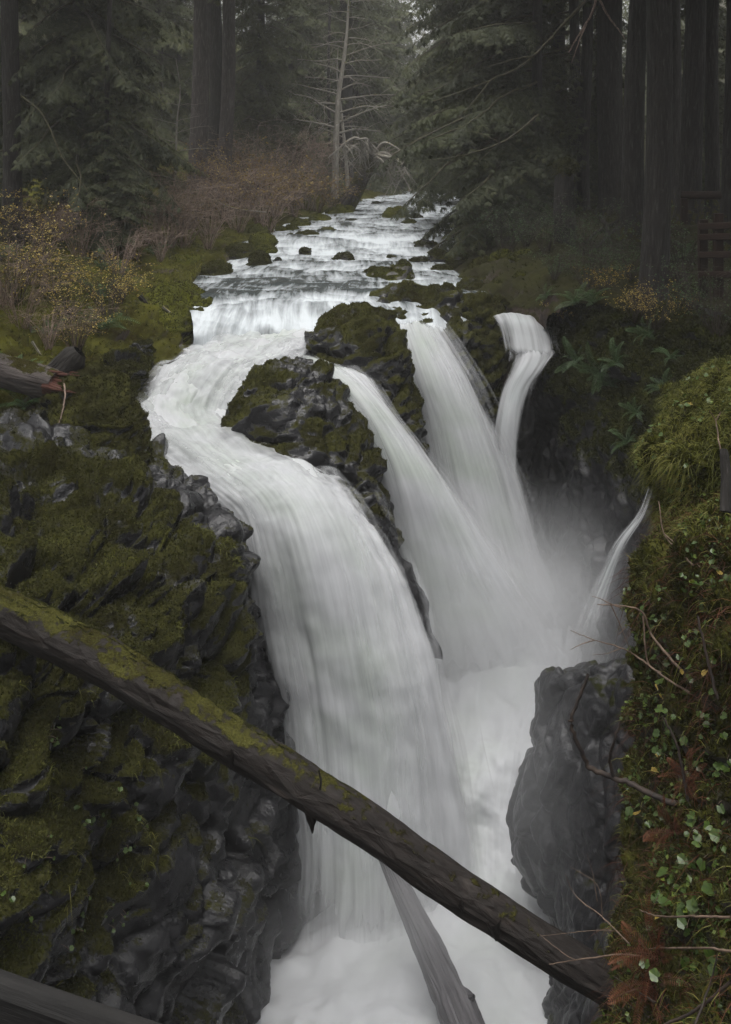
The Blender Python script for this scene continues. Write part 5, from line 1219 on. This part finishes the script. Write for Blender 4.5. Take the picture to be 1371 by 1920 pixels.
# the leafless thicket: (px, py, form, scale, stems, leaves, what sets it apart)
BR = [
 (470, 372, 1, 1.5, 'twig', None, 'tall bare shrub just right of the leaning grey trunk'), (505, 362, 0, 1.5, 'twig', None, 'second tall bare shrub right of the leaning grey trunk'), (540, 372, 1, 1.4, 'redtwig', None, 'reddish bare shrub in the middle of the slope thicket'),
 (575, 378, 0, 1.3, 'twig', None, 'bare shrub on the slope left of the pale alder foot'), (520, 395, 2, 1.4, 'twig', 'ochre', 'ochre leaved shrub at the lower edge of the slope thicket'), (560, 398, 2, 1.3, 'redtwig', 'ochre', 'ochre leaved shrub above the mossy shore stones'),
 (490, 405, 0, 1.2, 'twig', 'ochre', 'golden shrub hanging toward the far rapids'), (455, 395, 1, 1.2, 'twig', 'ochre', 'golden shrub under the two grey trunks'), (600, 385, 2, 1.3, 'redtwig', 'ochre', 'rusty shrub next to the leaning mossy trunk'),
 (450, 420, 0, 1.0, 'twig', None, 'bare shrub above the wide mossy bank stone'), (505, 428, 2, 1.0, 'twig', None, 'low bare shrub behind the bright shore boulder'), (420, 402, 1, 1.1, 'redtwig', 'ochre', 'leafy rusty shrub left of the golden shrubs'),
 (390, 425, 0, 1.0, 'twig', None, 'tangled grey shrub above the calm inlet'), (360, 412, 1, 1.0, 'redtwig', None, 'tangled reddish shrub left of the calm inlet'), (330, 430, 0, 1.0, 'twig', None, 'arching bare shrub behind the moss blanketed rock'),
 (390, 452, 2, .9, 'twig', None, 'low twigs at the water by the calm inlet'), (350, 452, 0, .9, 'redtwig', None, 'low reddish twigs over the moss blanketed rocks'), (310, 452, 1, .9, 'twig', None, 'bare shrub between the boughs and the blanketed rocks'),
 (430, 372, 0, 1.4, 'redtwig', None, 'tall reddish shrub at the foot of the leaning grey trunk'), (545, 345, 1, 1.6, 'twig', None, 'highest bare shrub of the slope thicket'), (500, 338, 0, 1.6, 'redtwig', None, 'high reddish shrub behind the slope thicket'),
 (625, 392, 2, 1.1, 'twig', 'ochre', 'sparse golden shrub at the root of the leaning mossy trunk'), (585, 352, 0, 1.5, 'redtwig', None, 'reddish shrub high on the slope near the alder'), (560, 360, 1, 1.4, 'twig', None, 'grey bare shrub in the densest part of the thicket'), (525, 352, 1, 1.5, 'twig', None, 'grey bare shrub left of the densest part'), (480, 350, 0, 1.5, 'twig', None, 'grey bare shrub under the green spruce'),
 (280, 440, 1, .8, 'twig', None, 'bare shrub under the right end of the left boughs'), (250, 470, 0, .7, 'redtwig', None, 'reddish shrub left of the inlet fern'), (300, 478, 2, .7, 'twig', None, 'low twigs around the inlet fern'),
 (120, 440, 0, .7, 'twig', None, 'bare shrub under the middle of the left boughs'), (80, 470, 1, .6, 'redtwig', None, 'reddish shrub behind the yellow bushes'), (60, 520, 2, .6, 'twig', None, 'bare twigs among the yellow bushes'), (230, 500, 0, .6, 'twig', None, 'bare twigs right of the highest fern'), (150, 470, 1, .6, 'redtwig', None, 'reddish twigs left of the highest fern'),
 (40, 600, 0, .6, 'redtwig', None, 'red brown twigs above the broken red log'), (90, 640, 2, .6, 'twig', None, 'grey twigs over the bark slab'), (140, 640, 0, .5, 'redtwig', None, 'red brown twigs right of the bark slab'), (15, 560, 1, .6, 'twig', None, 'grey twigs at the left edge of the slope')]
rng = np.random.default_rng(61)
for px, py, var, s, st, lf, lab in BR: shrub(lab, px, py + 6, LBK, var, s, st, lf, rng.uniform(0, 6.28), 'brush of the left bank')
YS = [(20, 440, .8, 'yellow leaved bush at the left edge under the old trunk'), (60, 500, .7, 'yellow leaved bush right of the edge bush'), (100, 545, .65, 'pale yellow shrub beside the silvery fern'), (135, 590, .6, 'low golden shrub below the silvery fern'),
      (210, 590, .55, 'golden leaved twigs right of the middle fern'), (230, 560, .5, 'sparse yellow twigs left of the huge mossy boulder'), (150, 650, .45, 'yellow sprigs above the bark slab'), (30, 560, .6, 'yellow sprigs at the left edge below the bushes'), (385, 400, .75, 'ochre leaved bush in front of the pale grey trunks'), (350, 420, .7, 'ochre leaved bush left of the grey trunks')]
for k, (px, py, s, lab) in enumerate(YS): shrub(lab, px, py, LBK, k % 3, s, 'darktwig', 'yellow' if k < 8 else 'ochre', k * 1.3, 'yellow leaved shrubs')
for k, (px, py, s, lab) in enumerate([(1195, 592, .4, 'yellow leaved twigs at the foot of the sturdy trunk'), (1225, 610, .35, 'yellow sprigs on the mossy brow below the sturdy trunk'), (1045, 600, .35, 'yellow sprigs beside the big fern'), (1120, 500, .5, 'leafy dark shrub behind the stump'), (1020, 470, .6, 'dark leafy shrub left of the stump'), (1130, 540, .4, 'yellow flecked shrub right of the stump')]):
    shrub(lab, px, py, RWK, k % 3, s, 'darktwig', 'yellow' if k in (0, 1, 2, 5) else 'fern', k * 1.7, 'small shrubs of the right bank')
for k, (px, py, s, lab) in enumerate([(905, 448, .55, 'dark leafy shrub at the shore under the long boughs'), (945, 470, .6, 'dark leafy shrub above the mossy pale rock'), (985, 455, .6, 'leafy shrub between the shore and the stump'), (1100, 470, .6, 'leafy shrub in the hollow right of the stump'), (1150, 455, .5, 'leafy shrub below the lichen flecked trunk'),
    (1180, 520, .55, 'low leafy shrub left of the sturdy trunk'), (1100, 530, .5, 'low leafy shrub above the ferny brink'), (1275, 520, .6, 'leafy shrub right of the sturdy trunk'), (1040, 515, .5, 'leafy shrub at the foot of the stump'), (1300, 570, .5, 'low leafy shrub in front of the railing'), (1340, 620, .5, 'leafy shrub below the railing at the right edge')]):
    shrub(lab, px, py, RWK, k % 3, s, 'darktwig', 'fern', k * 1.1 + .4, 'leafy shrubs of the dark right bank')
# ------------------------------------------------------------------ bare trees, stump, twigs, timber
def grow(rng, p, d, L, r, lev, out, droop=0., sides=5, kids=(5, 4, 3), ang=.9):
    n = 8 if lev < 2 else 5; pts = [np.asarray(p, float)]; d = np.asarray(d, float); d = d / np.linalg.norm(d)
    for i in range(n - 1):
        d = d + rng.normal(0, .10, 3) + np.array([0, 0, -droop]); d = d / np.linalg.norm(d); pts.append(pts[-1] + d * L / (n - 1))
    pts = np.array(pts); rr_ = np.linspace(r, r * .35, n)
    out.append(tube(pts, rr_, sides if lev < 1 else 3, rough=0, moss_up=True, moss_bias=-.55, seed=lev))
    if lev < len(kids):
        for k in range(kids[lev]):
            i = rng.integers(1, n); a = rng.normal(0, 1, 3); a = a - d * (a @ d); a = a / np.linalg.norm(a)
            grow(rng, pts[i], d * math.cos(ang) + a * math.sin(ang), L * rng.uniform(.35, .6), rr_[i] * .55, lev + 1, out, droop, sides, kids, ang)
def bare_tree(name, label, base, trunk_pts, r, mat, seed, nb, bl, kids=(5, 4), droop=.03, cat='tree', group=None, flat=True, z0=.25):
    rng = np.random.default_rng(seed); base = np.asarray(base)
    o = empty(name, tuple(base)); tag(o, label, cat, group)
    path = curve(np.asarray(trunk_pts) - base, 50)
    v, f, m, u = tube(path, np.linspace(r, r * .2, 50), 12, seed=seed, rough=.06, moss_up=False, moss_bias=.1)
    add('trunk', mk_mesh('trunk', v, f, {'moss': m}, u), M[mat], o)
    for k in range(nb):
        i = int(50 * (z0 + (1 - z0) * (k + rng.uniform(0, 1)) / nb)); i = min(i, 49)
        a = rng.uniform(-.6, .6) + (math.pi if k % 2 else 0); t = i / 50
        dv = np.array([math.cos(a), .5 * math.sin(a), rng.uniform(.05, .45)]); out = []
        grow(rng, path[i], dv, bl * (1.15 - .75 * t) * rng.uniform(.6, 1.1), r * .42 * (1.1 - t), 0, out, droop, 4, kids)
        bv, bf, bm, bu = joined(out); add('branch', mk_mesh('branch', bv, bf, {'moss': bm}, bu), M[mat], o)
    return o
b = V(628, 372, 40)
bare_tree('bare_tree', 'pale leafless tree with layered limbs above the river bend', b, [b, V(630, 280, 40), V(634, 190, 40.2), V(645, 110, 40.4), V(652, 40, 40.6), V(655, -60, 40.8)], .15, 'alder', 5, 30, 2.6, (7, 5), group='leafless trees')
b = V(655, 385, 41)
bare_tree('bare_tree', 'thinner pale stem beside the layered leafless tree', b, [b, V(648, 290, 41.5), V(640, 210, 42), V(632, 140, 42), V(634, 90, 42)], .09, 'alder', 7, 14, 2.0, (6, 4), group='leafless trees')
b = V(328, 352, 30)
bare_tree('sapling', 'slender pale sapling left of the thick grey trunk', b, [b, V(330, 300, 30), V(332, 230, 30), V(338, 170, 30), V(330, 110, 30)], .045, 'alder', 9, 12, 1.3, (5, 3), group='leafless trees')
# leaning mossy trunk with drooping pale twigs
b = V(640, 392, 37)
o = empty('leaning_trunk', tuple(b)); tag(o, 'leaning mossy trunk over the river with drooping pale twigs', 'tree')
path = curve(np.array([b, V(662, 365, 36.8), V(680, 330, 36.6), V(696, 300, 36.6), V(700, 288, 36.6)]) - b, 40)
v, f, m, u = tube(path, np.interp(np.linspace(0, 1, 40), [0, .3, .8, 1], [.42, .30, .24, .2]), 18, seed=4, rough=.12, moss_bias=.55)
add('trunk', mk_mesh('trunk', v, f, {'moss': m}, u), M['trunk'], o)
rng = np.random.default_rng(15)
for k, (q0, q1, q2) in enumerate([((696, 300), (720, 268), (757, 285)), ((698, 292), (730, 290), (764, 345)), ((696, 300), (715, 300), (742, 352)), ((690, 310), (665, 275), (640, 300)), ((692, 305), (668, 258), (615, 296)), ((698, 292), (690, 262), (668, 262)), ((699, 290), (745, 300), (768, 330))]):
    out = []; pts = curve(np.array([V(*q0, 36.6), V(*q1, 36.3 - .2 * k), V(*q2, 36.0 - .25 * k)]) - b, 12)
    out.append(tube(pts, np.linspace(.085, .022, 12), 4, rough=0, moss_bias=-.6))
    for j in range(9):
        i = rng.integers(3, 12); grow(rng, pts[i], np.array([rng.normal(0, .6), rng.normal(0, .6), -.5]), rng.uniform(.5, 1.1), .028, 1, out, .06, 3, (4, 4, 3))
    bv, bf, bm, bu = joined(out); add('branch', mk_mesh('branch', bv, bf, {'moss': bm}, bu), M['alder'], o)

# snapped stump on the right bank
b = V(1062, 492, 21); o = empty('stump', tuple(b)); tag(o, 'tall snapped stump with a mossy top on the right bank', 'stump')
path = curve(np.array([b - [0, 0, .25], V(1060, 440, 21), V(1058, 380, 21), V(1060, 312, 21)]) - b, 44)
v, f, m, u = tube(path, np.interp(np.linspace(0, 1, 44), [0, .12, .9, 1], [.34, .26, .19, .15]), 26, seed=8, rough=.10, moss_up=False, moss_bias=-.25)
top = path[-1][2]; jag = .28 * np.abs(noise3(np.stack([v[:, 0] * 9, v[:, 1] * 9, v[:, 2] * 0], 1), 4)); v[:, 2] -= jag * smooth(top - .5, top, v[:, 2]); m = np.clip(m + smooth(top - .35, top, v[:, 2]), 0, 1)
add('trunk', mk_mesh('trunk', v, f, {'moss': m}, u), M['darktrunk'], o)
so = Soup(); rng = np.random.default_rng(3); pp = rng.normal(0, .12, (900, 3)) * [1, 1, .7] + [0, 0, top - .02] + path[-1] * [1, 1, 0]; nn = rng.normal(0, 1, (900, 3)); nn /= np.linalg.norm(nn, axis=1, keepdims=True)
bv, bf, bt = blades(pp, nn, rng, .03, .09, .012); mo = add('moss', mk_mesh('moss', bv, bf, {'tint': bt}, smooth_shade=False), M['mossleaf'], o); mo['kind'] = 'stuff'

# surface roots between the trunks
for k, (pl, lab) in enumerate([([(1185, 395), (1150, 415), (1120, 430), (1092, 452)], 'bare root running left from the lichen flecked trunk'), ([(1175, 398), (1165, 420), (1135, 440), (1120, 462)], 'second bare root below the lichen flecked trunk'), ([(1130, 405), (1140, 425), (1132, 450)], 'short crooked root on the dark right bank')]):
    ps = []
    for (x, y) in pl:
        p, nn = hit(x, y, 'right_bank'); ps.append(p + [0, 0, .05])
    path = curve(np.array(ps), 24); oo = tube_obj('root', path, np.linspace(.06, .025, 24), M['darktrunk'], loc=tuple(ps[0]), nphi=8, rough=.15, moss_up=False, moss_bias=-.3); tag(oo, lab, 'root', 'surface roots')

# twigs and branches of the near cliff
def twig(name, label, lines, mat, cat='branch', group=None):
    root_p = V(*lines[0][0][0]); o = empty(name, tuple(root_p)); tag(o, label, cat, group)
    for k, (pts, r0, r1) in enumerate(lines):
        P3 = curve(np.array([V(*p) for p in pts]) - root_p, 6 * len(pts)); rngt = np.random.default_rng(k + int(pts[0][0]))
        P3[1:-1] += rngt.normal(0, r0 * .2, (len(P3) - 2, 3))
        v, f, m, u = tube(P3, np.linspace(r0, r1, len(P3)), 7, seed=k, rough=.12, moss_bias=-.1)
        add('stem' if k == 0 else 'side_twig', mk_mesh('stem', v, f, {'moss': m}, u), M[mat], o)
    return o
twig('crooked_branch', 'crooked dark branch reaching up from the near cliff', [([(1330, 1530, 5.75), (1230, 1492, 5.95), (1170, 1465, 6.05), (1110, 1442, 6.1), (1090, 1410, 6.1), (1072, 1355, 6.1), (1082, 1320, 6.1), (1103, 1264, 6.1)], .020, .009), ([(1150, 1455, 6.07), (1143, 1425, 6.05), (1152, 1390, 6.0), (1163, 1352, 6.0)], .012, .006), ([(1074, 1350, 6.1), (1066, 1352, 6.08)], .009, .005)], 'darktwig')
twig('bare_twig', 'long arching twig springing from the cliff edge leaves', [([(1360, 1330, 5.8), (1280, 1258, 5.95), (1225, 1195, 6.1), (1205, 1150, 6.1), (1180, 1138, 6.1), (1120, 1133, 6.1)], .010, .003), ([(1206, 1155, 6.1), (1214, 1240, 6.05), (1240, 1262, 6.0)], .006, .004), ([(1165, 1140, 6.1), (1140, 1130, 6.1), (1125, 1122, 6.1), (1110, 1118, 6.1)], .004, .0015), ([(1145, 1133, 6.1), (1160, 1165, 6.1), (1185, 1228, 6.1)], .004, .002)], 'redtwig')
twig('bare_twig', 'fine forked twig below the arching twig', [([(1330, 1320, 5.85), (1250, 1272, 6.0), (1200, 1235, 6.1), (1165, 1215, 6.1), (1115, 1200, 6.1), (1070, 1182, 6.1)], .007, .002), ([(1115, 1200, 6.1), (1090, 1208, 6.1), (1070, 1218, 6.1)], .004, .0015), ([(1165, 1215, 6.1), (1140, 1225, 6.1), (1112, 1228, 6.1)], .003, .0012), ([(1160, 1190, 6.1), (1175, 1175, 6.1), (1182, 1168, 6.1)], .003, .0012)], 'redtwig')
for k, (lab, ln) in enumerate([
    ('dark stalk crossing the leaves at the right edge', [([(1345, 1310, 5.2), (1325, 1230, 5.25), (1308, 1155, 5.3)], .009, .006)]),
    ('dark stalk in front of the withered tufts', [([(1290, 1500, 5.5), (1270, 1400, 5.55), (1243, 1345, 5.6)], .009, .006)]),
    ('reddish stalk leaning over the low leaves', [([(1371, 1720, 4.7), (1300, 1718, 4.9), (1235, 1718, 5.2), (1200, 1706, 5.4)], .006, .003)]),
    ('long red stem lying across the lower right corner', [([(1400, 1790, 4.5), (1330, 1778, 4.7), (1240, 1778, 5.2), (1200, 1782, 5.5)], .006, .003)]),
    ('pale twig reaching left over the log end', [([(1230, 1800, 5.4), (1170, 1790, 5.6), (1080, 1800, 5.8), (1030, 1808, 5.9)], .006, .002), ([(1080, 1800, 5.8), (1060, 1790, 5.8), (1012, 1752, 5.9)], .003, .001)]),
    ('fine bare twigs over the wet buttress', [([(1180, 1770, 5.8), (1130, 1720, 6.0), (1080, 1680, 6.1), (1060, 1640, 6.1)], .005, .0015), ([(1130, 1720, 6.0), (1120, 1660, 6.0), (1070, 1625, 6.1)], .003, .001), ([(1150, 1745, 5.9), (1110, 1745, 6.0), (1014, 1755, 6.1)], .003, .001), ([(1120, 1690, 6.0), (1112, 1640, 6.0), (1100, 1600, 6.0)], .003, .001)]),
    ('dark stems crossing the bottom right corner', [([(1371, 1840, 4.6), (1310, 1890, 4.7), (1240, 1925, 4.8)], .008, .006), ([(1300, 1930, 4.6), (1330, 1850, 4.7), (1345, 1790, 4.7)], .006, .003), ([(1230, 1880, 5.0), (1180, 1850, 5.3), (1150, 1830, 5.5)], .005, .002)]),
    ('thin dead stem on the grassy brow', [([(1365, 900, 5.9), (1350, 840, 6.0), (1342, 790, 6.1), (1330, 770, 6.1)], .005, .003), ([(1342, 790, 6.1), (1352, 772, 6.1)], .004, .003)]),
    ('dead stem hanging under the grassy brow', [([(1300, 1060, 6.0), (1270, 1030, 6.2), (1245, 1000, 6.3), (1235, 940, 6.4)], .006, .003), ([(1245, 1000, 6.3), (1290, 1040, 6.1), (1330, 1080, 5.9)], .004, .002)])]):
    twig('bare_twig', lab, ln, 'darktwig' if k in (0, 1, 6) else 'redtwig', group='bare twigs of the near cliff')
twig('dead_limb', 'pale forked dead limb hanging at the top among the right trunks', [([(1124, -30, 22), (1112, 20, 22), (1088, 62, 22), (1066, 98, 22)], .035, .012), ([(1122, -5, 22), (1142, 32, 22), (1158, 52, 22), (1172, 74, 22)], .028, .010), ([(1100, 45, 22), (1085, 80, 21.8), (1072, 118, 21.8)], .018, .006)], 'twig')
twig('dead_limb', 'long dark limb slanting down through the right boughs', [([(1110, -10, 24), (1050, 52, 24), (985, 118, 24), (900, 158, 24), (812, 190, 24)], .045, .010), ([(1000, 105, 24), (960, 112, 23.8), (905, 128, 23.7)], .02, .006), ([(920, 150, 24), (880, 200, 23.8), (850, 232, 23.7)], .018, .005)], 'limb')
twig('dead_limb', 'bare dark limb curving low over the right shore', [([(1010, 215, 23), (950, 262, 23), (880, 288, 23), (800, 302, 23.2)], .03, .006), ([(940, 268, 23), (900, 250, 22.8), (868, 245, 22.8)], .014, .004)], 'limb')
# snag on the brow
a, b2 = V(1362, 960, 5.6), V(1357, 842, 5.75)
o = tube_obj('snag', curve([a, (a + b2) / 2 + [.01, 0, 0], b2], 20), np.interp(np.linspace(0, 1, 20), [0, .9, 1], [.035, .028, .02]), M['darktrunk'], loc=tuple(a), nphi=12, rough=.12, moss_up=False, moss_bias=-.5); tag(o, 'short black snag standing on the grassy brow at the right edge', 'snag')
# hanging root on the left bank
lnp = [(118, 700, 12.9), (122, 740, 12.3), (116, 775, 12.1), (108, 800, 12.0), (98, 812, 12.0)]
twig('hanging_root', 'pale root dangling over the round mossy boulder', [(lnp, .012, .006)], 'twig', 'root')
# fallen sticks in the left brush
for k, (lab, pl, Y, r) in enumerate([('pale dead stick slanting above the broken red log', [(60, 640), (78, 668), (95, 690)], 14.2, .02), ('grey stick lying on the huge mossy boulder', [(305, 575), (325, 590), (350, 602)], 17.9, .03), ('short cut log end on the huge mossy boulder', [(262, 555), (275, 570), (288, 580)], 18.0, .055),
    ('pale branch fallen across the brush by the inlet', [(400, 375), (440, 390), (500, 398)], 29, .035), ('mossy branch arching in the brush under the boughs', [(235, 340), (270, 335), (300, 330), (340, 342)], 25, .04), ('mossy branch drooping below the left boughs', [(40, 180), (80, 215), (112, 285), (120, 300), (165, 358)], 20.5, .022), ('dark branch lying on the far left slope', [(520, 305), (560, 325), (600, 345)], 40, .09), ('slim bleached stick over the river at the bend', [(765, 358), (785, 352), (800, 346)], 36, .03)]):
    ps = np.array([V(x, y, Y) for x, y in pl]); oo = tube_obj('fallen_branch', curve(ps, 24), np.linspace(r, r * .5, 24), M['alder' if k in (0, 1, 3, 7) else 'limb' if k in (4, 5) else 'darktrunk'], loc=tuple(ps[0]), nphi=8, rough=.15, moss_up=True, moss_bias=-.2); tag(oo, lab, 'branch', 'fallen branches')

# --- timber: bridge rail and trail railing
def wood_material(name, c0, c1, rough=.7):
    m, nt = new_mat(name); n = N(nt); co = n('TexCoord').outputs['Object']
    mp = n('Mapping', {'Vector': co, 'Scale': (3, 40, 40)}).outputs[0]; g = n.noise(mp, 1, 6, .65, .4).outputs['Fac']; d = n.noise(co, 4, 4).outputs['Fac']
    c = n.ramp(n.math('ADD', n.math('MULTIPLY', g, .7), n.math('MULTIPLY', d, .4)), [(.38, c0), (.72, c1)])
    b_ = n('Bump', {'Height': g, 'Strength': .6, 'Distance': .01}); n.out(n('BsdfPrincipled', {'Base Color': c.outputs[0], 'Roughness': rough, 'Normal': b_, 'Specular IOR Level': .12})); return m
M['oldwood'] = wood_material('weathered_rail_wood', (.006, .006, .006), (.022, .021, .020))
M['brownwood'] = wood_material('brown_rail_wood', (.009, .0055, .004), (.024, .014, .010))
M['railwood'] = wood_material('pale_log_wood', (.05, .026, .018), (.13, .075, .05))
def beam(name, a, b, w, h, mat, parent=None, base=None, bev=.012):
    """squared timber from a to b, edges rounded, long faces slightly wavy"""
    a, b = np.asarray(a, float), np.asarray(b, float); L = np.linalg.norm(b - a); x = (b - a) / L
    up = np.array([0, 0, 1.]) if abs(x[2]) < .9 else np.array([0, 1., 0]); y = np.cross(up, x); y /= np.linalg.norm(y); z = np.cross(x, y)
    prof = []
    for sx, sz in ((1, 1), (-1, 1), (-1, -1), (1, -1)):
        c0 = (sx * (w / 2), sz * (h / 2 - bev)); c1 = (sx * (w / 2 - bev), sz * (h / 2)); prof += [c0, c1] if sx * sz > 0 else [c1, c0]
    n = 30; t = np.linspace(0, L, n); v = []
    for i, tt_ in enumerate(t):
        for k, (py_, pz_) in enumerate(prof): v.append([tt_, py_ * (1 + .02 * math.sin(tt_ * 5 + k)), pz_ * (1 + .02 * math.cos(tt_ * 4 + k * 2))])
    v = np.array(v); f = [tuple(r) for r in grid_faces(8, n, True)]
    me = bpy.data.meshes.new(name); me.from_pydata(v.tolist(), [], f + [tuple(range(7, -1, -1)), tuple(range((n - 1) * 8, n * 8))]); me.update()
    o = bpy.data.objects.new(name, me); COL.objects.link(o); me.materials.append(mat)
    Mx = np.eye(4); Mx[:3, 0], Mx[:3, 1], Mx[:3, 2] = x, y, z; Mx[:3, 3] = a - (np.asarray(base) if base is not None else 0)
    from mathutils import Matrix
    o.matrix_local = Matrix(Mx.tolist())
    if parent is not None: o.parent = parent
    return o
a = V(-300, 1785, 2.14); b2 = a + np.array([2.0, -.70, 0])
o = beam('bridge_rail', a, b2, .06, .13, M['oldwood'], bev=.015); tag(o, 'weathered grey bridge rail across the bottom left corner', 'railing')
# the trail railing on the right
g0, g1 = V(1322, 548, 15.2), V(1440, 560, 14.4)
ro = empty('trail_railing', tuple(g0)); tag(ro, 'brown wooden trail railing behind the sturdy trunk at the right edge', 'railing')
posts = [(1318, 556, 15.2, 412), (1347, 560, 14.9, 400), (1420, 570, 14.3, 395)]
for px, py, Y, tp in posts: beam('post', V(px, py, Y), V(px, tp, Y), .13, .13, M['brownwood'], ro, g0)
for t0, t1 in ((425, 420), (445, 441), (478, 476), (515, 515)): beam('rail', V(1312, t0, 15.1), V(1430, t1, 14.2), .06, .10, M['brownwood'], ro, g0)
lr = empty('log_rail', tuple(V(1285, 372, 17.8))); tag(lr, 'pale peeled log rail lying level behind the brown railing', 'railing')
pa, pb = V(1278, 366, 17.9), V(1450, 372, 17.2)
v, f, m, u = tube(curve([pa, (pa + pb) / 2 + [0, 0, .02], pb], 30) - V(1285, 372, 17.8), np.full(30, .075), 14, rough=.06, moss_up=False, moss_bias=-.8); add('rail', mk_mesh('rail', v, f, {'moss': m}, u), M['brownwood'], lr)
for px in (1283, 1400):
    beam('post', V(px, 420, 17.75), V(px, 372, 17.75), .12, .12, M['brownwood'], lr, V(1285, 372, 17.8))
# ------------------------------------------------------------------ haze
def box(name, lo, hi):
    x0, y0, z0 = lo; x1, y1, z1 = hi
    v = [(x0, y0, z0), (x1, y0, z0), (x1, y1, z0), (x0, y1, z0), (x0, y0, z1), (x1, y0, z1), (x1, y1, z1), (x0, y1, z1)]
    return mk_mesh(name, v, [(0, 3, 2, 1), (4, 5, 6, 7), (0, 1, 5, 4), (1, 2, 6, 5), (2, 3, 7, 6), (3, 0, 4, 7)], smooth_shade=False)
hz, nt = new_mat('haze_air'); n = N(nt)
n.out(None, n('VolumePrincipled', {'Color': (.95, .94, .92, 1), 'Density': .0014, 'Anisotropy': .2}))
tag(add('haze', box('haze', (-260, -14, -16), (260, 145, 45)), hz), 'thin grey mist filling the valley air', None, None, 'stuff')

def mist(label, c, r, dens, seed):
    """drifting spray: denser in the middle, thinning to nothing at the rim"""
    import bmesh
    bm = bmesh.new(); bmesh.ops.create_icosphere(bm, subdivisions=3, radius=1.0); me = bpy.data.meshes.new('mist'); bm.to_mesh(me); bm.free()
    mt, nt = new_mat('spray_mist'); n = N(nt); co = n('TexCoord').outputs['Object']
    ln = n('VectorMath', {0: co}, operation='LENGTH').outputs['Value']
    fall = n.math('SUBTRACT', 1.0, ln, True); fall = n.math('MULTIPLY', fall, fall)
    ns = n.noise(n('Mapping', {'Vector': co, 'Location': (seed, seed, 0), 'Scale': (1.6, 1.6, 1)}).outputs[0], 1.3, 2, .5).outputs['Fac']
    d = n.math('MULTIPLY', n.math('MULTIPLY', fall, n.ramp(ns, [(.3, (.25,) * 3), (.7, (1,) * 3)])), dens)
    n.out(None, n('VolumePrincipled', {'Color': (.93, .94, .96, 1), 'Density': d, 'Anisotropy': .1}))
    o = add('mist', me, mt, loc=c); o.scale = r; return tag(o, label, None, None, 'stuff')
mist('spray hanging where the middle and far waterfalls land', P(930, 1190, 14.4), (3.3, 2.6, 2.6), 2.1, 1)
mist('spray drifting over the wet buttress right of the plunge pool', P(1010, 1440, 10.3), (1.5, 1.1, 2.1), .42, 9)
mist('spray at the foot of the main waterfall', P(780, 1850, 10.2), (2.0, 2.0, 2.0), 1.1, 5)
